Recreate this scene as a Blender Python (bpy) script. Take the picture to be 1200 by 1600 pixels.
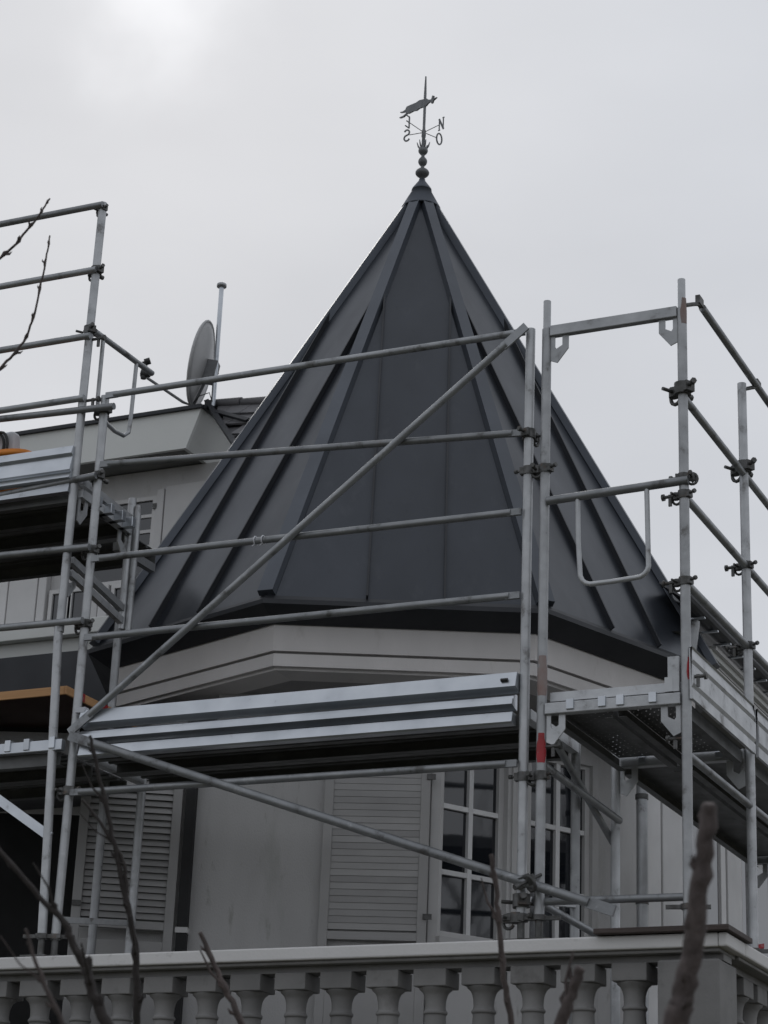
import bpy, math, random
from mathutils import Vector, Matrix
R = math.radians
random.seed(7)
sc = bpy.context.scene
for o in list(bpy.data.objects): bpy.data.objects.remove(o)
col = sc.collection

# ------------------------------------------------------------------ camera
F, PITCH, ROLL, YAW = 3350.0, R(20.55), R(2.38), R(25.4)
CAM = Vector((0, 0, 1.6))
cp, sp, cy, sy, cr, sr = math.cos(PITCH), math.sin(PITCH), math.cos(YAW), math.sin(YAW), math.cos(ROLL), math.sin(ROLL)
fwd = Vector((-sy*cp, cy*cp, sp)); rgt = Vector((cy, sy, 0)); up = rgt.cross(fwd)
r2 = cr*rgt + sr*up; u2_ = -sr*rgt + cr*up
cam = bpy.data.cameras.new('camera'); camo = bpy.data.objects.new('camera', cam); col.objects.link(camo)
m = Matrix((r2, u2_, -fwd)).transposed().to_4x4(); m.translation = CAM
camo.matrix_world = m
cam.sensor_fit = 'VERTICAL'; cam.sensor_height = 36.0; cam.lens = 36.0*F/1600.0
cam.clip_start = 0.1; cam.clip_end = 5000
cam.dof.use_dof = True; cam.dof.focus_distance = 12.2; cam.dof.aperture_fstop = 6.3
sc.camera = camo

# ------------------------------------------------------------------ sky, sun, exposure
SUN_DIR = (r2*((245-600)/F) - u2_*((-15-800)/F) + fwd).normalized()      # towards the veiled sun
SUN_EL = math.asin(SUN_DIR.z); SUN_AZ = math.atan2(SUN_DIR.x, SUN_DIR.y)
w = bpy.data.worlds.new('World'); sc.world = w; w.use_nodes = True
nt = w.node_tree; nt.nodes.clear()
N = nt.nodes.new; L = nt.links.new
out = N('ShaderNodeOutputWorld')
sky = N('ShaderNodeTexSky'); sky.sky_type = 'NISHITA'; sky.sun_disc = False
sky.sun_elevation = SUN_EL; sky.sun_rotation = SUN_AZ; sky.dust_density = 4; sky.air_density = 1.5
bg1 = N('ShaderNodeBackground'); bg1.inputs[1].default_value = 0.05
L(sky.outputs[0], bg1.inputs[0])
tc = N('ShaderNodeTexCoord')
dot = N('ShaderNodeVectorMath'); dot.operation = 'DOT_PRODUCT'; dot.inputs[1].default_value = SUN_DIR
nrm = N('ShaderNodeVectorMath'); nrm.operation = 'NORMALIZE'
L(tc.outputs['Generated'], nrm.inputs[0]); L(nrm.outputs[0], dot.inputs[0])
# cloud sheet: soft noise, brighter round the veiled sun
mp = N('ShaderNodeMapping'); mp.inputs['Scale'].default_value = (1, 1, 2.2); L(nrm.outputs[0], mp.inputs[0])
nz = N('ShaderNodeTexNoise'); nz.inputs['Scale'].default_value = 4.2; nz.inputs['Detail'].default_value = 5; nz.inputs['Roughness'].default_value = .45
L(mp.outputs[0], nz.inputs[0])
ramp = N('ShaderNodeValToRGB')
ramp.color_ramp.elements[0].position = .25; ramp.color_ramp.elements[0].color = (.555, .58, .63, 1)
ramp.color_ramp.elements[1].position = .78; ramp.color_ramp.elements[1].color = (.675, .70, .75, 1)
L(nz.outputs[0], ramp.inputs[0])
ang = N('ShaderNodeMath'); ang.operation = 'ARCCOSINE'; L(dot.outputs['Value'], ang.inputs[0])
nz2 = N('ShaderNodeTexNoise'); nz2.inputs['Scale'].default_value = 12; nz2.inputs['Detail'].default_value = 4; L(nrm.outputs[0], nz2.inputs[0])
a2 = N('ShaderNodeMath'); a2.operation = 'MULTIPLY_ADD'; a2.inputs[1].default_value = .12; L(nz2.outputs[0], a2.inputs[0]); L(ang.outputs[0], a2.inputs[2])
g1 = N('ShaderNodeMapRange'); g1.interpolation_type = 'SMOOTHERSTEP'; g1.inputs[1].default_value = .035; g1.inputs[2].default_value = .125; g1.inputs[3].default_value = .22; g1.inputs[4].default_value = 0
L(a2.outputs[0], g1.inputs[0])
g2 = N('ShaderNodeMapRange'); g2.interpolation_type = 'SMOOTHSTEP'; g2.inputs[1].default_value = 0; g2.inputs[2].default_value = .22; g2.inputs[3].default_value = .05; g2.inputs[4].default_value = 0
L(ang.outputs[0], g2.inputs[0])
ad = N('ShaderNodeMath'); ad.operation = 'ADD'; L(g1.outputs[0], ad.inputs[0]); L(g2.outputs[0], ad.inputs[1])
adc = N('ShaderNodeVectorMath'); adc.operation = 'ADD'; L(ramp.outputs[0], adc.inputs[0]); L(ad.outputs[0], adc.inputs[1])
bg2 = N('ShaderNodeBackground'); bg2.inputs[1].default_value = 1.01; L(adc.outputs[0], bg2.inputs[0])
mx = N('ShaderNodeMixShader'); mx.inputs[0].default_value = .965
L(bg1.outputs[0], mx.inputs[1]); L(bg2.outputs[0], mx.inputs[2]); L(mx.outputs[0], out.inputs[0])
sun = bpy.data.lights.new('sun', 'SUN'); sun.energy = 0.6; sun.angle = R(25); sun.color = (1, .97, .93)
suno = bpy.data.objects.new('sun', sun); col.objects.link(suno)
suno.rotation_euler = SUN_DIR.to_track_quat('Z', 'Y').to_euler()
vs = sc.view_settings; vs.view_transform = 'Standard'; vs.look = 'None'; vs.exposure = 0.0; vs.gamma = 1.0
vs.use_curve_mapping = False

# ------------------------------------------------------------------ materials
def mat(name, c, rough=.6, metal=0.0, c2=None, scale=6.0, detail=6, amt=.5, bump=0.0, bscale=40, rvar=.12, stretch=(1, 1, 1), spec=.5, spots=None, ovar=.14, ior=None):
    mt = bpy.data.materials.new(name); mt.use_nodes = True
    t = mt.node_tree; n = t.nodes; b = n['Principled BSDF']; k = t.links.new
    if ior: b.inputs['IOR'].default_value = ior
    b.inputs['Metallic'].default_value = metal; b.inputs['Specular IOR Level'].default_value = spec
    co = n.new('ShaderNodeTexCoord'); ma = n.new('ShaderNodeMapping'); ma.inputs['Scale'].default_value = stretch
    k(co.outputs['Object'], ma.inputs[0])
    oi = n.new('ShaderNodeObjectInfo'); of = n.new('ShaderNodeMath'); of.operation = 'MULTIPLY'; of.inputs[1].default_value = 37.0; k(oi.outputs['Random'], of.inputs[0])
    cb = n.new('ShaderNodeCombineXYZ'); [k(of.outputs[0], cb.inputs[i]) for i in range(3)]; k(cb.outputs[0], ma.inputs['Location'])
    nz = n.new('ShaderNodeTexNoise'); nz.inputs['Scale'].default_value = scale; nz.inputs['Detail'].default_value = detail
    k(ma.outputs[0], nz.inputs[0])
    mr = n.new('ShaderNodeMapRange'); mr.inputs[1].default_value = .5-.5*amt*.6; mr.inputs[2].default_value = .5+.5*amt*.6
    k(nz.outputs[0], mr.inputs[0])
    mixc = n.new('ShaderNodeMix'); mixc.data_type = 'RGBA'
    mixc.inputs[6].default_value = (*c, 1); mixc.inputs[7].default_value = (*(c2 or [x*.8 for x in c]), 1)
    k(mr.outputs[0], mixc.inputs[0]); last = mixc.outputs[2]
    for sp_ in (spots or []):
        colr, ssc, lo, hi, f = sp_
        v = n.new('ShaderNodeTexNoise'); v.inputs['Scale'].default_value = ssc; v.inputs['Detail'].default_value = 8; v.inputs['Roughness'].default_value = .65
        k(ma.outputs[0], v.inputs[0])
        r = n.new('ShaderNodeMapRange'); r.inputs[1].default_value = lo; r.inputs[2].default_value = hi; r.inputs[4].default_value = f
        k(v.outputs[0], r.inputs[0])
        mm = n.new('ShaderNodeMix'); mm.data_type = 'RGBA'; mm.inputs[7].default_value = (*colr, 1)
        k(r.outputs[0], mm.inputs[0]); k(last, mm.inputs[6]); last = mm.outputs[2]
    om = n.new('ShaderNodeMapRange'); om.inputs[3].default_value = 1-ovar; om.inputs[4].default_value = 1+ovar
    k(oi.outputs['Random'], om.inputs[0]); vm = n.new('ShaderNodeVectorMath'); vm.operation = 'SCALE'; k(last, vm.inputs[0]); k(om.outputs[0], vm.inputs['Scale']); last = vm.outputs[0]
    k(last, b.inputs['Base Color'])
    rr = n.new('ShaderNodeMapRange'); rr.inputs[3].default_value = max(0.02, rough-rvar); rr.inputs[4].default_value = min(1, rough+rvar)
    k(nz.outputs[0], rr.inputs[0]); k(rr.outputs[0], b.inputs['Roughness'])
    if bump:
        bn = n.new('ShaderNodeTexNoise'); bn.inputs['Scale'].default_value = bscale; bn.inputs['Detail'].default_value = 5; k(ma.outputs[0], bn.inputs[0])
        bp = n.new('ShaderNodeBump'); bp.inputs['Strength'].default_value = bump; bp.inputs['Distance'].default_value = .01
        k(bn.outputs[0], bp.inputs['Height']); k(bp.outputs[0], b.inputs['Normal'])
    return mt
M = {}
M['galv'] = mat('galvanised_steel', (.50, .51, .52), .5, .55, (.35, .36, .37), 9, 8, .9, .12, 70, .14, spots=[((.13, .12, .11), 9, .58, .68, .7), ((.56, .57, .58), 13, .58, .70, .55), ((.2, .15, .12), 5, .66, .74, .4)], ovar=.2)
M['galv_rail'] = mat('shaded_galvanised_tube', (.34, .35, .36), .48, .6, (.23, .24, .25), 9, 8, .9, .12, 70, .14, spots=[((.10, .095, .09), 9, .58, .68, .7), ((.50, .51, .52), 13, .60, .72, .6), ((.15, .11, .09), 5, .66, .74, .4)], ovar=.2)  # darker copy of galv: shadow side of rails and braces put into the colour
M['galv_new'] = mat('bright_galvanised_sheet', (.56, .585, .615), .33, .85, (.43, .455, .485), 5, 5, .8, .04, 30, .1, spots=[((.22, .22, .23), 10, .63, .72, .5)])
M['deck_under'] = mat('dark_deck_steel', (.17, .175, .175), .6, .4, (.10, .10, .10), 7, 6, .9, .1, 50)  # darker grey than the other steel, mottled at random
M['coupler'] = mat('forged_coupler_steel', (.15, .15, .15), .55, .6, (.07, .07, .065), 30, 5, .9, .2, 90, spots=[((.16, .10, .07), 25, .58, .7, .6)])
M['red'] = mat('red_paint', (.38, .015, .025), .5, 0, (.25, .02, .02), 20, 5, .8, spots=[((.3, .3, .3), 30, .6, .66, .7)])
M['rust'] = mat('faded_red_paint', (.22, .13, .11), .6, .3, (.28, .26, .25), 14, 7, .9)
M['zinc'] = mat('anthracite_standing_seam', (.046, .052, .063), .33, .45, (.036, .041, .050), 2.2, 6, .9, .16, 2.2, .09, (2.2, 2.2, .55), .5, [((.075, .08, .09), 3.5, .57, .75, .45), ((.027, .031, .039), 9, .60, .72, .5)], .26)
M['zinc_cap'] = mat('anthracite_hip_cap', (.070, .080, .097), .38, .35, (.058, .066, .08), 4, 5, .8, .03, 8, .08)
M['zinc_dark'] = mat('dark_eave_metal', (.030, .032, .037), .5, .3, (.022, .024, .028), 4, 4, .8)
M['render'] = mat('white_wall_render', (.53, .525, .52), .85, 0, (.46, .455, .45), 2.2, 8, .8, .35, 120, .05, (2.4, 2.4, .7), .5, [((.34, .34, .32), 1.8, .55, .72, .6), ((.27, .26, .24), 7, .62, .72, .55), ((.22, .21, .19), 26, .68, .74, .5)], .04)
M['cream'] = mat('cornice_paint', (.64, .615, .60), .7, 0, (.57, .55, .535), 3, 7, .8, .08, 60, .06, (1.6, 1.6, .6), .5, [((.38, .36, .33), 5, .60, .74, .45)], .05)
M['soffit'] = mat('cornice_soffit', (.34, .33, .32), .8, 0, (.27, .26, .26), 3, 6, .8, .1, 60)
M['paint'] = mat('white_joinery_paint', (.58, .575, .57), .55, 0, (.52, .515, .51), 5, 7, .8, .05, 60, .08, spots=[((.38, .37, .35), 8, .64, .74, .4)])
M['bar'] = mat('window_bar_white', (.78, .78, .78), .5, 0, (.70, .70, .70), 8, 6, .8)
M['shutter'] = mat('grey_white_shutter_paint', (.385, .38, .375), .6, 0, (.335, .33, .325), 5, 7, .8, .05, 60, .08)
M['frame_glass'] = mat('window_glass', (.012, .014, .018), .04, 0, (.010, .012, .016), 3, 2, .5, 0.03, 4, .015, spec=.5, ior=1.75)
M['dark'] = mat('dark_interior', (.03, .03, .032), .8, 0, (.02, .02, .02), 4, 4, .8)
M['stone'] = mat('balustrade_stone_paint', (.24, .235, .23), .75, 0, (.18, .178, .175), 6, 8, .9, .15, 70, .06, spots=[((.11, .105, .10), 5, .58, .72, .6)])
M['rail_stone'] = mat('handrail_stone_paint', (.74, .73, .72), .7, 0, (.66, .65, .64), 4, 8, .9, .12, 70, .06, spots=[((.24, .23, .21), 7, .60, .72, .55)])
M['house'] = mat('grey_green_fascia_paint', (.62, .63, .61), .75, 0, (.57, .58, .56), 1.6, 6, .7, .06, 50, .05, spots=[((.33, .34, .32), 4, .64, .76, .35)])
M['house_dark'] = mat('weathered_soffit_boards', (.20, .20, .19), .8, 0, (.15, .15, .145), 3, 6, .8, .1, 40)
M['slate'] = mat('grey_slate_tile', (.135, .13, .135), .6, 0, (.10, .10, .105), 8, 8, .9, .3, 40, .1, spots=[((.2, .195, .19), 12, .6, .7, .5)])
M['dish'] = mat('dish_grey_paint', (.45, .45, .45), .5, .1, (.40, .40, .40), 6, 5, .7)
M['iron'] = mat('weathervane_iron', (.17, .175, .18), .55, .3, (.12, .125, .13), 30, 5, .8, .1, 90)
M['ply'] = mat('plywood_edge', (.60, .34, .16), .7, 0, (.46, .25, .11), 6, 8, .9, .1, 40, .08, stretch=(.4, .4, 18))
M['plyface'] = mat('brown_film_plywood', (.09, .045, .035), .5, 0, (.06, .035, .03), 4, 6, .8)
M['orange'] = mat('orange_plastic', (.75, .25, .03), .5, 0, (.6, .2, .03), 10, 4, .7)
M['black'] = mat('black_rubber', (.02, .02, .02), .6, 0, (.03, .03, .03), 10, 4, .7)
M['white'] = mat('white_plastic', (.6, .62, .66), .5, 0, (.5, .5, .52), 10, 4, .7)
M['bark'] = mat('grey_brown_bark', (.13, .105, .10), .85, 0, (.055, .045, .043), 40, 8, .95, .9, 90, .05, stretch=(1, 1, .35))
M['bark2'] = mat('dark_twig_bark', (.045, .038, .036), .85, 0, (.03, .026, .025), 25, 8, .9, .4, 60, .05)
M['ground'] = mat('winter_lawn_soil', (.055, .06, .035), .95, 0, (.09, .075, .05), 1.2, 10, .9, .6, 20, .03)
M['board'] = mat('dark_timber_board', (.07, .05, .045), .7, 0, (.045, .035, .03), 8, 7, .9, .3, 40, .08, stretch=(.3, 3, 3))

# ------------------------------------------------------------------ mesh helpers
class MB:
    def __init__(s): s.v = []; s.f = []; s.sm = []
    def add(s, vs, fs, smooth=False):
        o = len(s.v); s.v += [tuple(x) for x in vs]
        for f in fs: s.f.append(tuple(i+o for i in f)); s.sm.append(smooth)
        return s
    def hexa(s, p):   # 8 points: bottom quad then top quad
        return s.add(p, [(3, 2, 1, 0), (4, 5, 6, 7), (0, 1, 5, 4), (1, 2, 6, 5), (2, 3, 7, 6), (3, 0, 4, 7)])
    def box(s, x0, x1, y0, y1, z0, z1):
        return s.hexa([(x0, y0, z0), (x1, y0, z0), (x1, y1, z0), (x0, y1, z0), (x0, y0, z1), (x1, y0, z1), (x1, y1, z1), (x0, y1, z1)])
    def obox(s, c, ax, ay, az):   # centre + half vectors
        c, ax, ay, az = Vector(c), Vector(ax), Vector(ay), Vector(az)
        return s.hexa([c-ax-ay-az, c+ax-ay-az, c+ax+ay-az, c-ax+ay-az, c-ax-ay+az, c+ax-ay+az, c+ax+ay+az, c-ax+ay+az])
    def beam(s, a, b, wd, ht, upv=(0, 0, 1)):
        a, b = Vector(a), Vector(b); d = (b-a); u = Vector(upv); sd = d.cross(u).normalized(); u = sd.cross(d).normalized()
        return s.obox((a+b)/2, d/2, sd*wd/2, u*ht/2)
    def path(s, pts, rad, n=12, cap=True):
        pts = [Vector(p) for p in pts]; k = len(pts)
        if not isinstance(rad, (list, tuple)): rad = [rad]*k
        vs = []; fs = []; prev = None
        for i, p in enumerate(pts):
            d = (pts[min(i+1, k-1)]-pts[max(i-1, 0)]).normalized()
            if prev is None:
                a = d.cross(Vector((0, 0, 1)) if abs(d.z) < .9 else Vector((1, 0, 0))).normalized()
            else: a = (prev-d*prev.dot(d)).normalized()
            prev = a; b = d.cross(a)
            for j in range(n):
                t = 2*math.pi*j/n; vs.append(p+(a*math.cos(t)+b*math.sin(t))*rad[i])
        for i in range(k-1):
            for j in range(n):
                fs.append((i*n+j, i*n+(j+1) % n, (i+1)*n+(j+1) % n, (i+1)*n+j))
        s.add(vs, fs, True)
        if cap:
            s.add(vs[:n], [tuple(range(n-1, -1, -1))]); s.add(vs[-n:], [tuple(range(n))])
        return s
    def tube(s, a, b, r, n=14, r2=None): return s.path([a, b], [r, r if r2 is None else r2], n)
    def extrude(s, prof, o, a, b, d, closed=True, smooth=False):   # prof in (a,b), swept by d
        o, a, b, d = Vector(o), Vector(a), Vector(b), Vector(d); n = len(prof)
        p0 = [o+a*x+b*y for x, y in prof]; p1 = [p+d for p in p0]
        rng = n if closed else n-1
        s.add(p0+p1, [(i, (i+1) % n, n+(i+1) % n, n+i) for i in range(rng)], smooth)
        if closed: s.add(p0, [tuple(range(n-1, -1, -1))]); s.add(p1, [tuple(range(n))])
        return s
    def lathe(s, prof, c, n=20, smooth=True):
        c = Vector(c); k = len(prof)
        vs = [c+Vector((r*math.cos(2*math.pi*j/n), r*math.sin(2*math.pi*j/n), z)) for r, z in prof for j in range(n)]
        fs = [(i*n+j, i*n+(j+1) % n, (i+1)*n+(j+1) % n, (i+1)*n+j) for i in range(k-1) for j in range(n)]
        return s.add(vs, fs, smooth)
    def build(s, name, mt, parent=None, bevel=0, loc=None):
        me = bpy.data.meshes.new(name); me.from_pydata(s.v, [], s.f); me.update()
        me.polygons.foreach_set('use_smooth', s.sm)
        me.materials.append(M[mt]); me.validate()
        return link(name, me, parent, loc, bevel)
def link(name, me, parent=None, loc=None, bevel=0, rot=None):
    o = bpy.data.objects.new(name, me); col.objects.link(o)
    if loc is not None: o.location = loc
    if rot is not None: o.rotation_euler = rot
    if parent is not None:
        o.parent = parent; o.matrix_parent_inverse = Matrix.Identity(4) if parent.parent else Matrix.Translation(-Vector(parent.location))
    if bevel:
        b = o.modifiers.new('bevel', 'BEVEL'); b.width = bevel; b.segments = 2; b.limit_method = 'ANGLE'; b.angle_limit = R(40)
    return o
def thing(name, label, cat, loc, group=None):
    o = bpy.data.objects.new(name, None); col.objects.link(o); o.location = loc; o.empty_display_size = .2
    return tag(o, label, cat, group)
def tag(o, label, cat, group=None):
    o['label'] = label; o['category'] = cat
    if group: o['group'] = group
    return o
def struct(o): o['kind'] = 'structure'; return o

# ================================================================== SETTING
g = MB(); g.add([(-900, -900, 0), (900, -900, 0), (900, 900, 0), (-900, 900, 0)], [(0, 1, 2, 3)])
struct(g.build('ground', 'ground'))
# balcony terrace that carries the balustrade
g = MB(); g.box(-12, -2.62, 9.16, 24, 0, 2.32); struct(g.build('terrace', 'render'))

# ================================================================== TOWER
CX, CY = -5.503, 11.983
CEN = Vector((CX, CY, 0)); RO = 2.056; A0 = R(-132.943)
def octp(s, z, k): return Vector((CX+RO*s*math.cos(A0+k*math.pi/4), CY+RO*s*math.sin(A0+k*math.pi/4), z))
tower = thing('tower', 'octagonal turret with dark standing-seam metal roof, white cornice and shuttered walls behind the scaffold', 'tower', (CX, CY, 2.32))
ZE, ZA = 5.296, 8.955
# roof: main slope to s=.955, short flared apron to the drip edge
SB, ZB = .988, 5.318
def rp(k, t):      # point along hip k, t=0 bottom 1 apex
    b = octp(SB, ZB, k); return b.lerp(Vector((CX, CY, ZA)), t)
roof = MB()
T_TOP = .955
for k in range(8):
    roof.add([rp(k, 0)-Vector((0, 0, .03)), rp(k+1, 0)-Vector((0, 0, .03)), rp(k+1, T_TOP)-Vector((0, 0, .03)), rp(k, T_TOP)-Vector((0, 0, .03))], [(0, 1, 2, 3)])
roof = roof.build('roof', 'zinc_dark', tower)
side = (octp(SB, 0, 1)-octp(SB, 0, 0)).length
for k in range(8):
    a, b = rp(k, 0), rp(k+1, 0); apex = Vector((CX, CY, ZA)); e = (b-a).normalized(); mid = (a+b)/2; fall = apex-mid; H = fall.length
    nrm_ = e.cross(fall).normalized()
    if nrm_.z < 0: nrm_ = -nrm_
    def fp(x, h, o=0): return mid+e*x+fall*h+nrm_*o
    hw = side/2; xs = [-hw, -.215, .215, hw]
    for i in range(3):       # three tray panels, each cut by the hips
        x0, x1 = xs[i]+.004, xs[i+1]-.004
        hmax = lambda x: max(0, 1-abs(x)/hw)
        n = 10; poly = [(x0, 0), (x1, 0)]
        if i == 1:
            ht = T_TOP; wt = hw*(1-ht)
            poly += [(x1, hmax(x1)), (wt, ht), (-wt, ht), (x0, hmax(x0))]
        elif i == 0: poly += [(x1, hmax(x1))]
        else: poly = [(x0, 0), (x1, 0), (x0, hmax(x0))]
        j1, j2, j3 = random.uniform(-.003, .003), random.uniform(-.003, .003), random.uniform(-.002, .002)
        pm = MB()
        # slightly uneven tray: subdivide vertically
        if i == 1:
            rows = []; NR = 12
            for q in range(NR+1):
                h = T_TOP*q/NR; wr = min(x1, hw*(1-h)-.0005); wl = max(x0, -hw*(1-h)+.0005)
                rows.append([fp(wl+(wr-wl)*u/4, h, .001+(.004*math.sin(u*2.1+q*1.3+k)*(1 if 0 < u < 4 else 0))*(.5)) for u in range(5)])
            vs = [p for r in rows for p in r]
            pm.add(vs, [(q*5+u, q*5+u+1, (q+1)*5+u+1, (q+1)*5+u) for q in range(NR) for u in range(4)], True)
        else:
            vs = [fp(x, h, .001+j1*(.3+h)) for x, h in poly]; pm.add(vs, [tuple(range(len(vs)))])
        pm.build('roof_panel', 'zinc', roof)
    for x in (-.215, .215):  # standing seams
        hm = 1-abs(x)/hw
        sm = MB(); A, B = fp(x, 0, .017), fp(x, hm-.01, .017)
        sm.beam(A, B, .011, .032, nrm_); sm.build('standing_seam', 'zinc_dark', roof)
for k in range(8):           # hip caps: raised flat battens
    a, b = rp(k, .004), rp(k, T_TOP); d = (b-a)
    outw = Vector((math.cos(A0+k*math.pi/4), math.sin(A0+k*math.pi/4), 0)); sd = d.cross(outw).normalized(); nn = sd.cross(d).normalized()
    if nn.z < 0: nn = -nn
    hc = MB()
    def q(p, wd, lo, hi): return [p-sd*wd+nn*lo, p+sd*wd+nn*lo, p+sd*wd*.94+nn*hi, p-sd*wd*.94+nn*hi]
    w0, w1 = .050, .038
    B0, T0 = q(a, w0, -.012, .030), q(b, w1, -.012, .036)
    hc.hexa([B0[0], B0[1], T0[1], T0[0], B0[3], B0[2], T0[2], T0[3]])
    hc.build('hip_cap', 'zinc_cap', roof)
# apron (flare), drip edge, dark underside
ap = MB()
for k in range(8):
    p = [octp(SB+.0, ZB+.004, k), octp(SB, ZB+.004, k+1), octp(1, ZE, k+1), octp(1, ZE, k)]
    ap.add(p, [(3, 2, 1, 0)])
    p2 = [octp(1, ZE, k), octp(1, ZE, k+1), octp(1.002, ZE-.028, k+1), octp(1.002, ZE-.028, k)]
    ap.add(p2, [(3, 2, 1, 0)])
    p3 = [octp(1.002, ZE-.028, k), octp(1.002, ZE-.028, k+1), octp(.93, 5.19, k+1), octp(.93, 5.19, k)]
    ap.add(p3, [(3, 2, 1, 0)])
ap.build('eave_apron', 'zinc_dark', roof)
# conical cap
capm = MB(); capm.lathe([(.118, 8.79), (.138, 8.788), (.136, 8.80), (.066, 8.935), (.071, 8.936), (.069, 8.95), (.024, 9.015), (.022, 9.03), (0.001, 9.03)], (CX, CY, 0), 28)
capm.build('cap_cone', 'zinc_cap', roof)
# cornice: two stacked painted boards with a recessed joint, then the soffit
def ring(s0, s1, z0, z1, name, mt, bev=0):
    for k in range(8):
        b = MB(); b.hexa([octp(s0, z0, k), octp(s0, z0, k+1), octp(s1, z0, k+1), octp(s1, z0, k), octp(s0, z1, k), octp(s0, z1, k+1), octp(s1, z1, k+1), octp(s1, z1, k)])
        b.build(name, mt, tower)
ring(.80, .925, 5.040, 5.215, 'cornice_board', 'cream')
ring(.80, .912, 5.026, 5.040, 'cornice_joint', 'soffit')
ring(.80, .920, 4.955, 5.026, 'cornice_board', 'cream')
ring(.80, .905, 4.938, 4.955, 'cornice_bead', 'cream')
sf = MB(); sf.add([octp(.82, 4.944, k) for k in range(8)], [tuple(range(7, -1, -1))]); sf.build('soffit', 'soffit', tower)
# walls
BX, BY = -4.771, 10.950
D1 = Vector((math.cos(R(22)), math.sin(R(22)), 0)); N1 = Vector((-D1.y, D1.x, 0))      # N1 inward
D2 = Vector((math.cos(R(60)), math.sin(R(60)), 0)); N2 = Vector((-D2.y, D2.x, 0))
BB = Vector((BX, BY, 0))
def wbox(mb, D, Nn, s0, s1, z0, z1, o0, o1):    # o = offset inward
    p = [BB+D*s0+Nn*o0, BB+D*s1+Nn*o0, BB+D*s1+Nn*o1, BB+D*s0+Nn*o1]
    return mb.hexa([Vector((q.x, q.y, z0)) for q in p]+[Vector((q.x, q.y, z1)) for q in p])
ZF = 2.322
b = MB(); wbox(b, D1, N1, -1.30, 0, ZF, 4.943, 0, .22); wbox(b, D1, N1, -2.03, -1.30, ZF, 4.68, 0, .22); b.build('wall', 'render', tower)
b = MB(); wbox(b, D1, N1, -3.6, -2.03, 4.55, 4.68, 0, .22); b.build('lintel', 'render', tower); b = MB(); wbox(b, D1, N1, -3.6, -1.30, 4.681, 4.72, .02, 1.7); b.build('flat_roof', 'zinc_dark', tower)
b = MB(); wbox(b, D1, N1, -3.6, -2.03, ZF, 4.55, 1.6, 1.7); wbox(b, D1, N1, -2.03, -1.95, ZF, 4.55, .221, 1.6); b.build('doorway_recess', 'dark', tower)  # near-black walls: darkness of the unlit room put into the colour
W0, W1_, W2_, W3 = .022, .466, .662, 1.118
SILL, HEAD = 3.60, 4.74
b = MB(); wbox(b, D2, N2, 0.0, 1.42, ZF, SILL-.02, 0.0, .2); wbox(b, D2, N2, 0, 1.42, HEAD, 4.943, 0, .2)
wbox(b, D2, N2, 0, W0-.012, SILL-.02, HEAD, 0, .2); wbox(b, D2, N2, W3+.012, 1.42, SILL-.02, HEAD, 0, .2)
b.build('wall', 'render', tower)
mu = MB(); wbox(mu, D2, N2, W1_+.012, W2_-.012, SILL-.02, HEAD, -.012, .1); mu.build('mullion', 'paint', tower)
for x in (W1_+.05, W2_-.05): mu = MB(); wbox(mu, D2, N2, x-.012, x+.012, SILL-.018, HEAD, -.026, -.0125); mu.build('mullion_bead', 'paint', tower)
for (a, c) in ((W0, W1_), (W2_, W3)):
    fr = MB(); t = .022
    wbox(fr, D2, N2, a-.012, a+t, SILL-.02, HEAD, .03, .09); wbox(fr, D2, N2, c-t, c+.012, SILL-.02, HEAD, .03, .09)
    wbox(fr, D2, N2, a+t, c-t, SILL-.02, SILL+t, .03, .09); wbox(fr, D2, N2, a+t, c-t, HEAD-t, HEAD, .03, .09)
    win = fr.build('window', 'paint', tower)
    xm = (a+c)/2; rows = [SILL+t, 3.955, 4.333, HEAD-t]
    bar = MB(); wbox(bar, D2, N2, xm-.015, xm+.015, SILL+t, HEAD-t, .032, .07); bar.build('glazing_bar', 'bar', win)
    for z in rows[1:3]:
        bar = MB(); wbox(bar, D2, N2, a+t, xm-.015, z-.014, z+.014, .035, .07); wbox(bar, D2, N2, xm+.015, c-t, z-.014, z+.014, .035, .07); bar.build('glazing_bar', 'bar', win)
    for i in range(3):
        for (p, q_) in ((a+t, xm-.015), (xm+.015, c-t)):
            gl = MB(); wbox(gl, D2, N2, p, q_, rows[i]+.002, rows[i+1]-.002, .058, .064); gl.build('pane', 'frame_glass', win)
    b = MB(); wbox(b, D2, N2, a-.03, c+.03, SILL-.055, SILL-.02, -.04, .1); b.build('window_sill', 'paint', tower)
# corner trim between the two walls
b = MB(); b.hexa([BB+D1*-.05-N1*.012+Vector((0, 0, ZF)), BB-N1*.012+D2*.006+Vector((0, 0, ZF)), BB+D2*.02-N2*.006+Vector((0, 0, ZF)), BB+N1*.01+D1*-.05+Vector((0, 0, ZF)),
        BB+D1*-.05-N1*.012+Vector((0, 0, 4.94)), BB-N1*.012+D2*.006+Vector((0, 0, 4.94)), BB+D2*.02-N2*.006+Vector((0, 0, 4.94)), BB+N1*.01+D1*-.05+Vector((0, 0, 4.94))])
b.build('corner_board', 'paint', tower)
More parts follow.
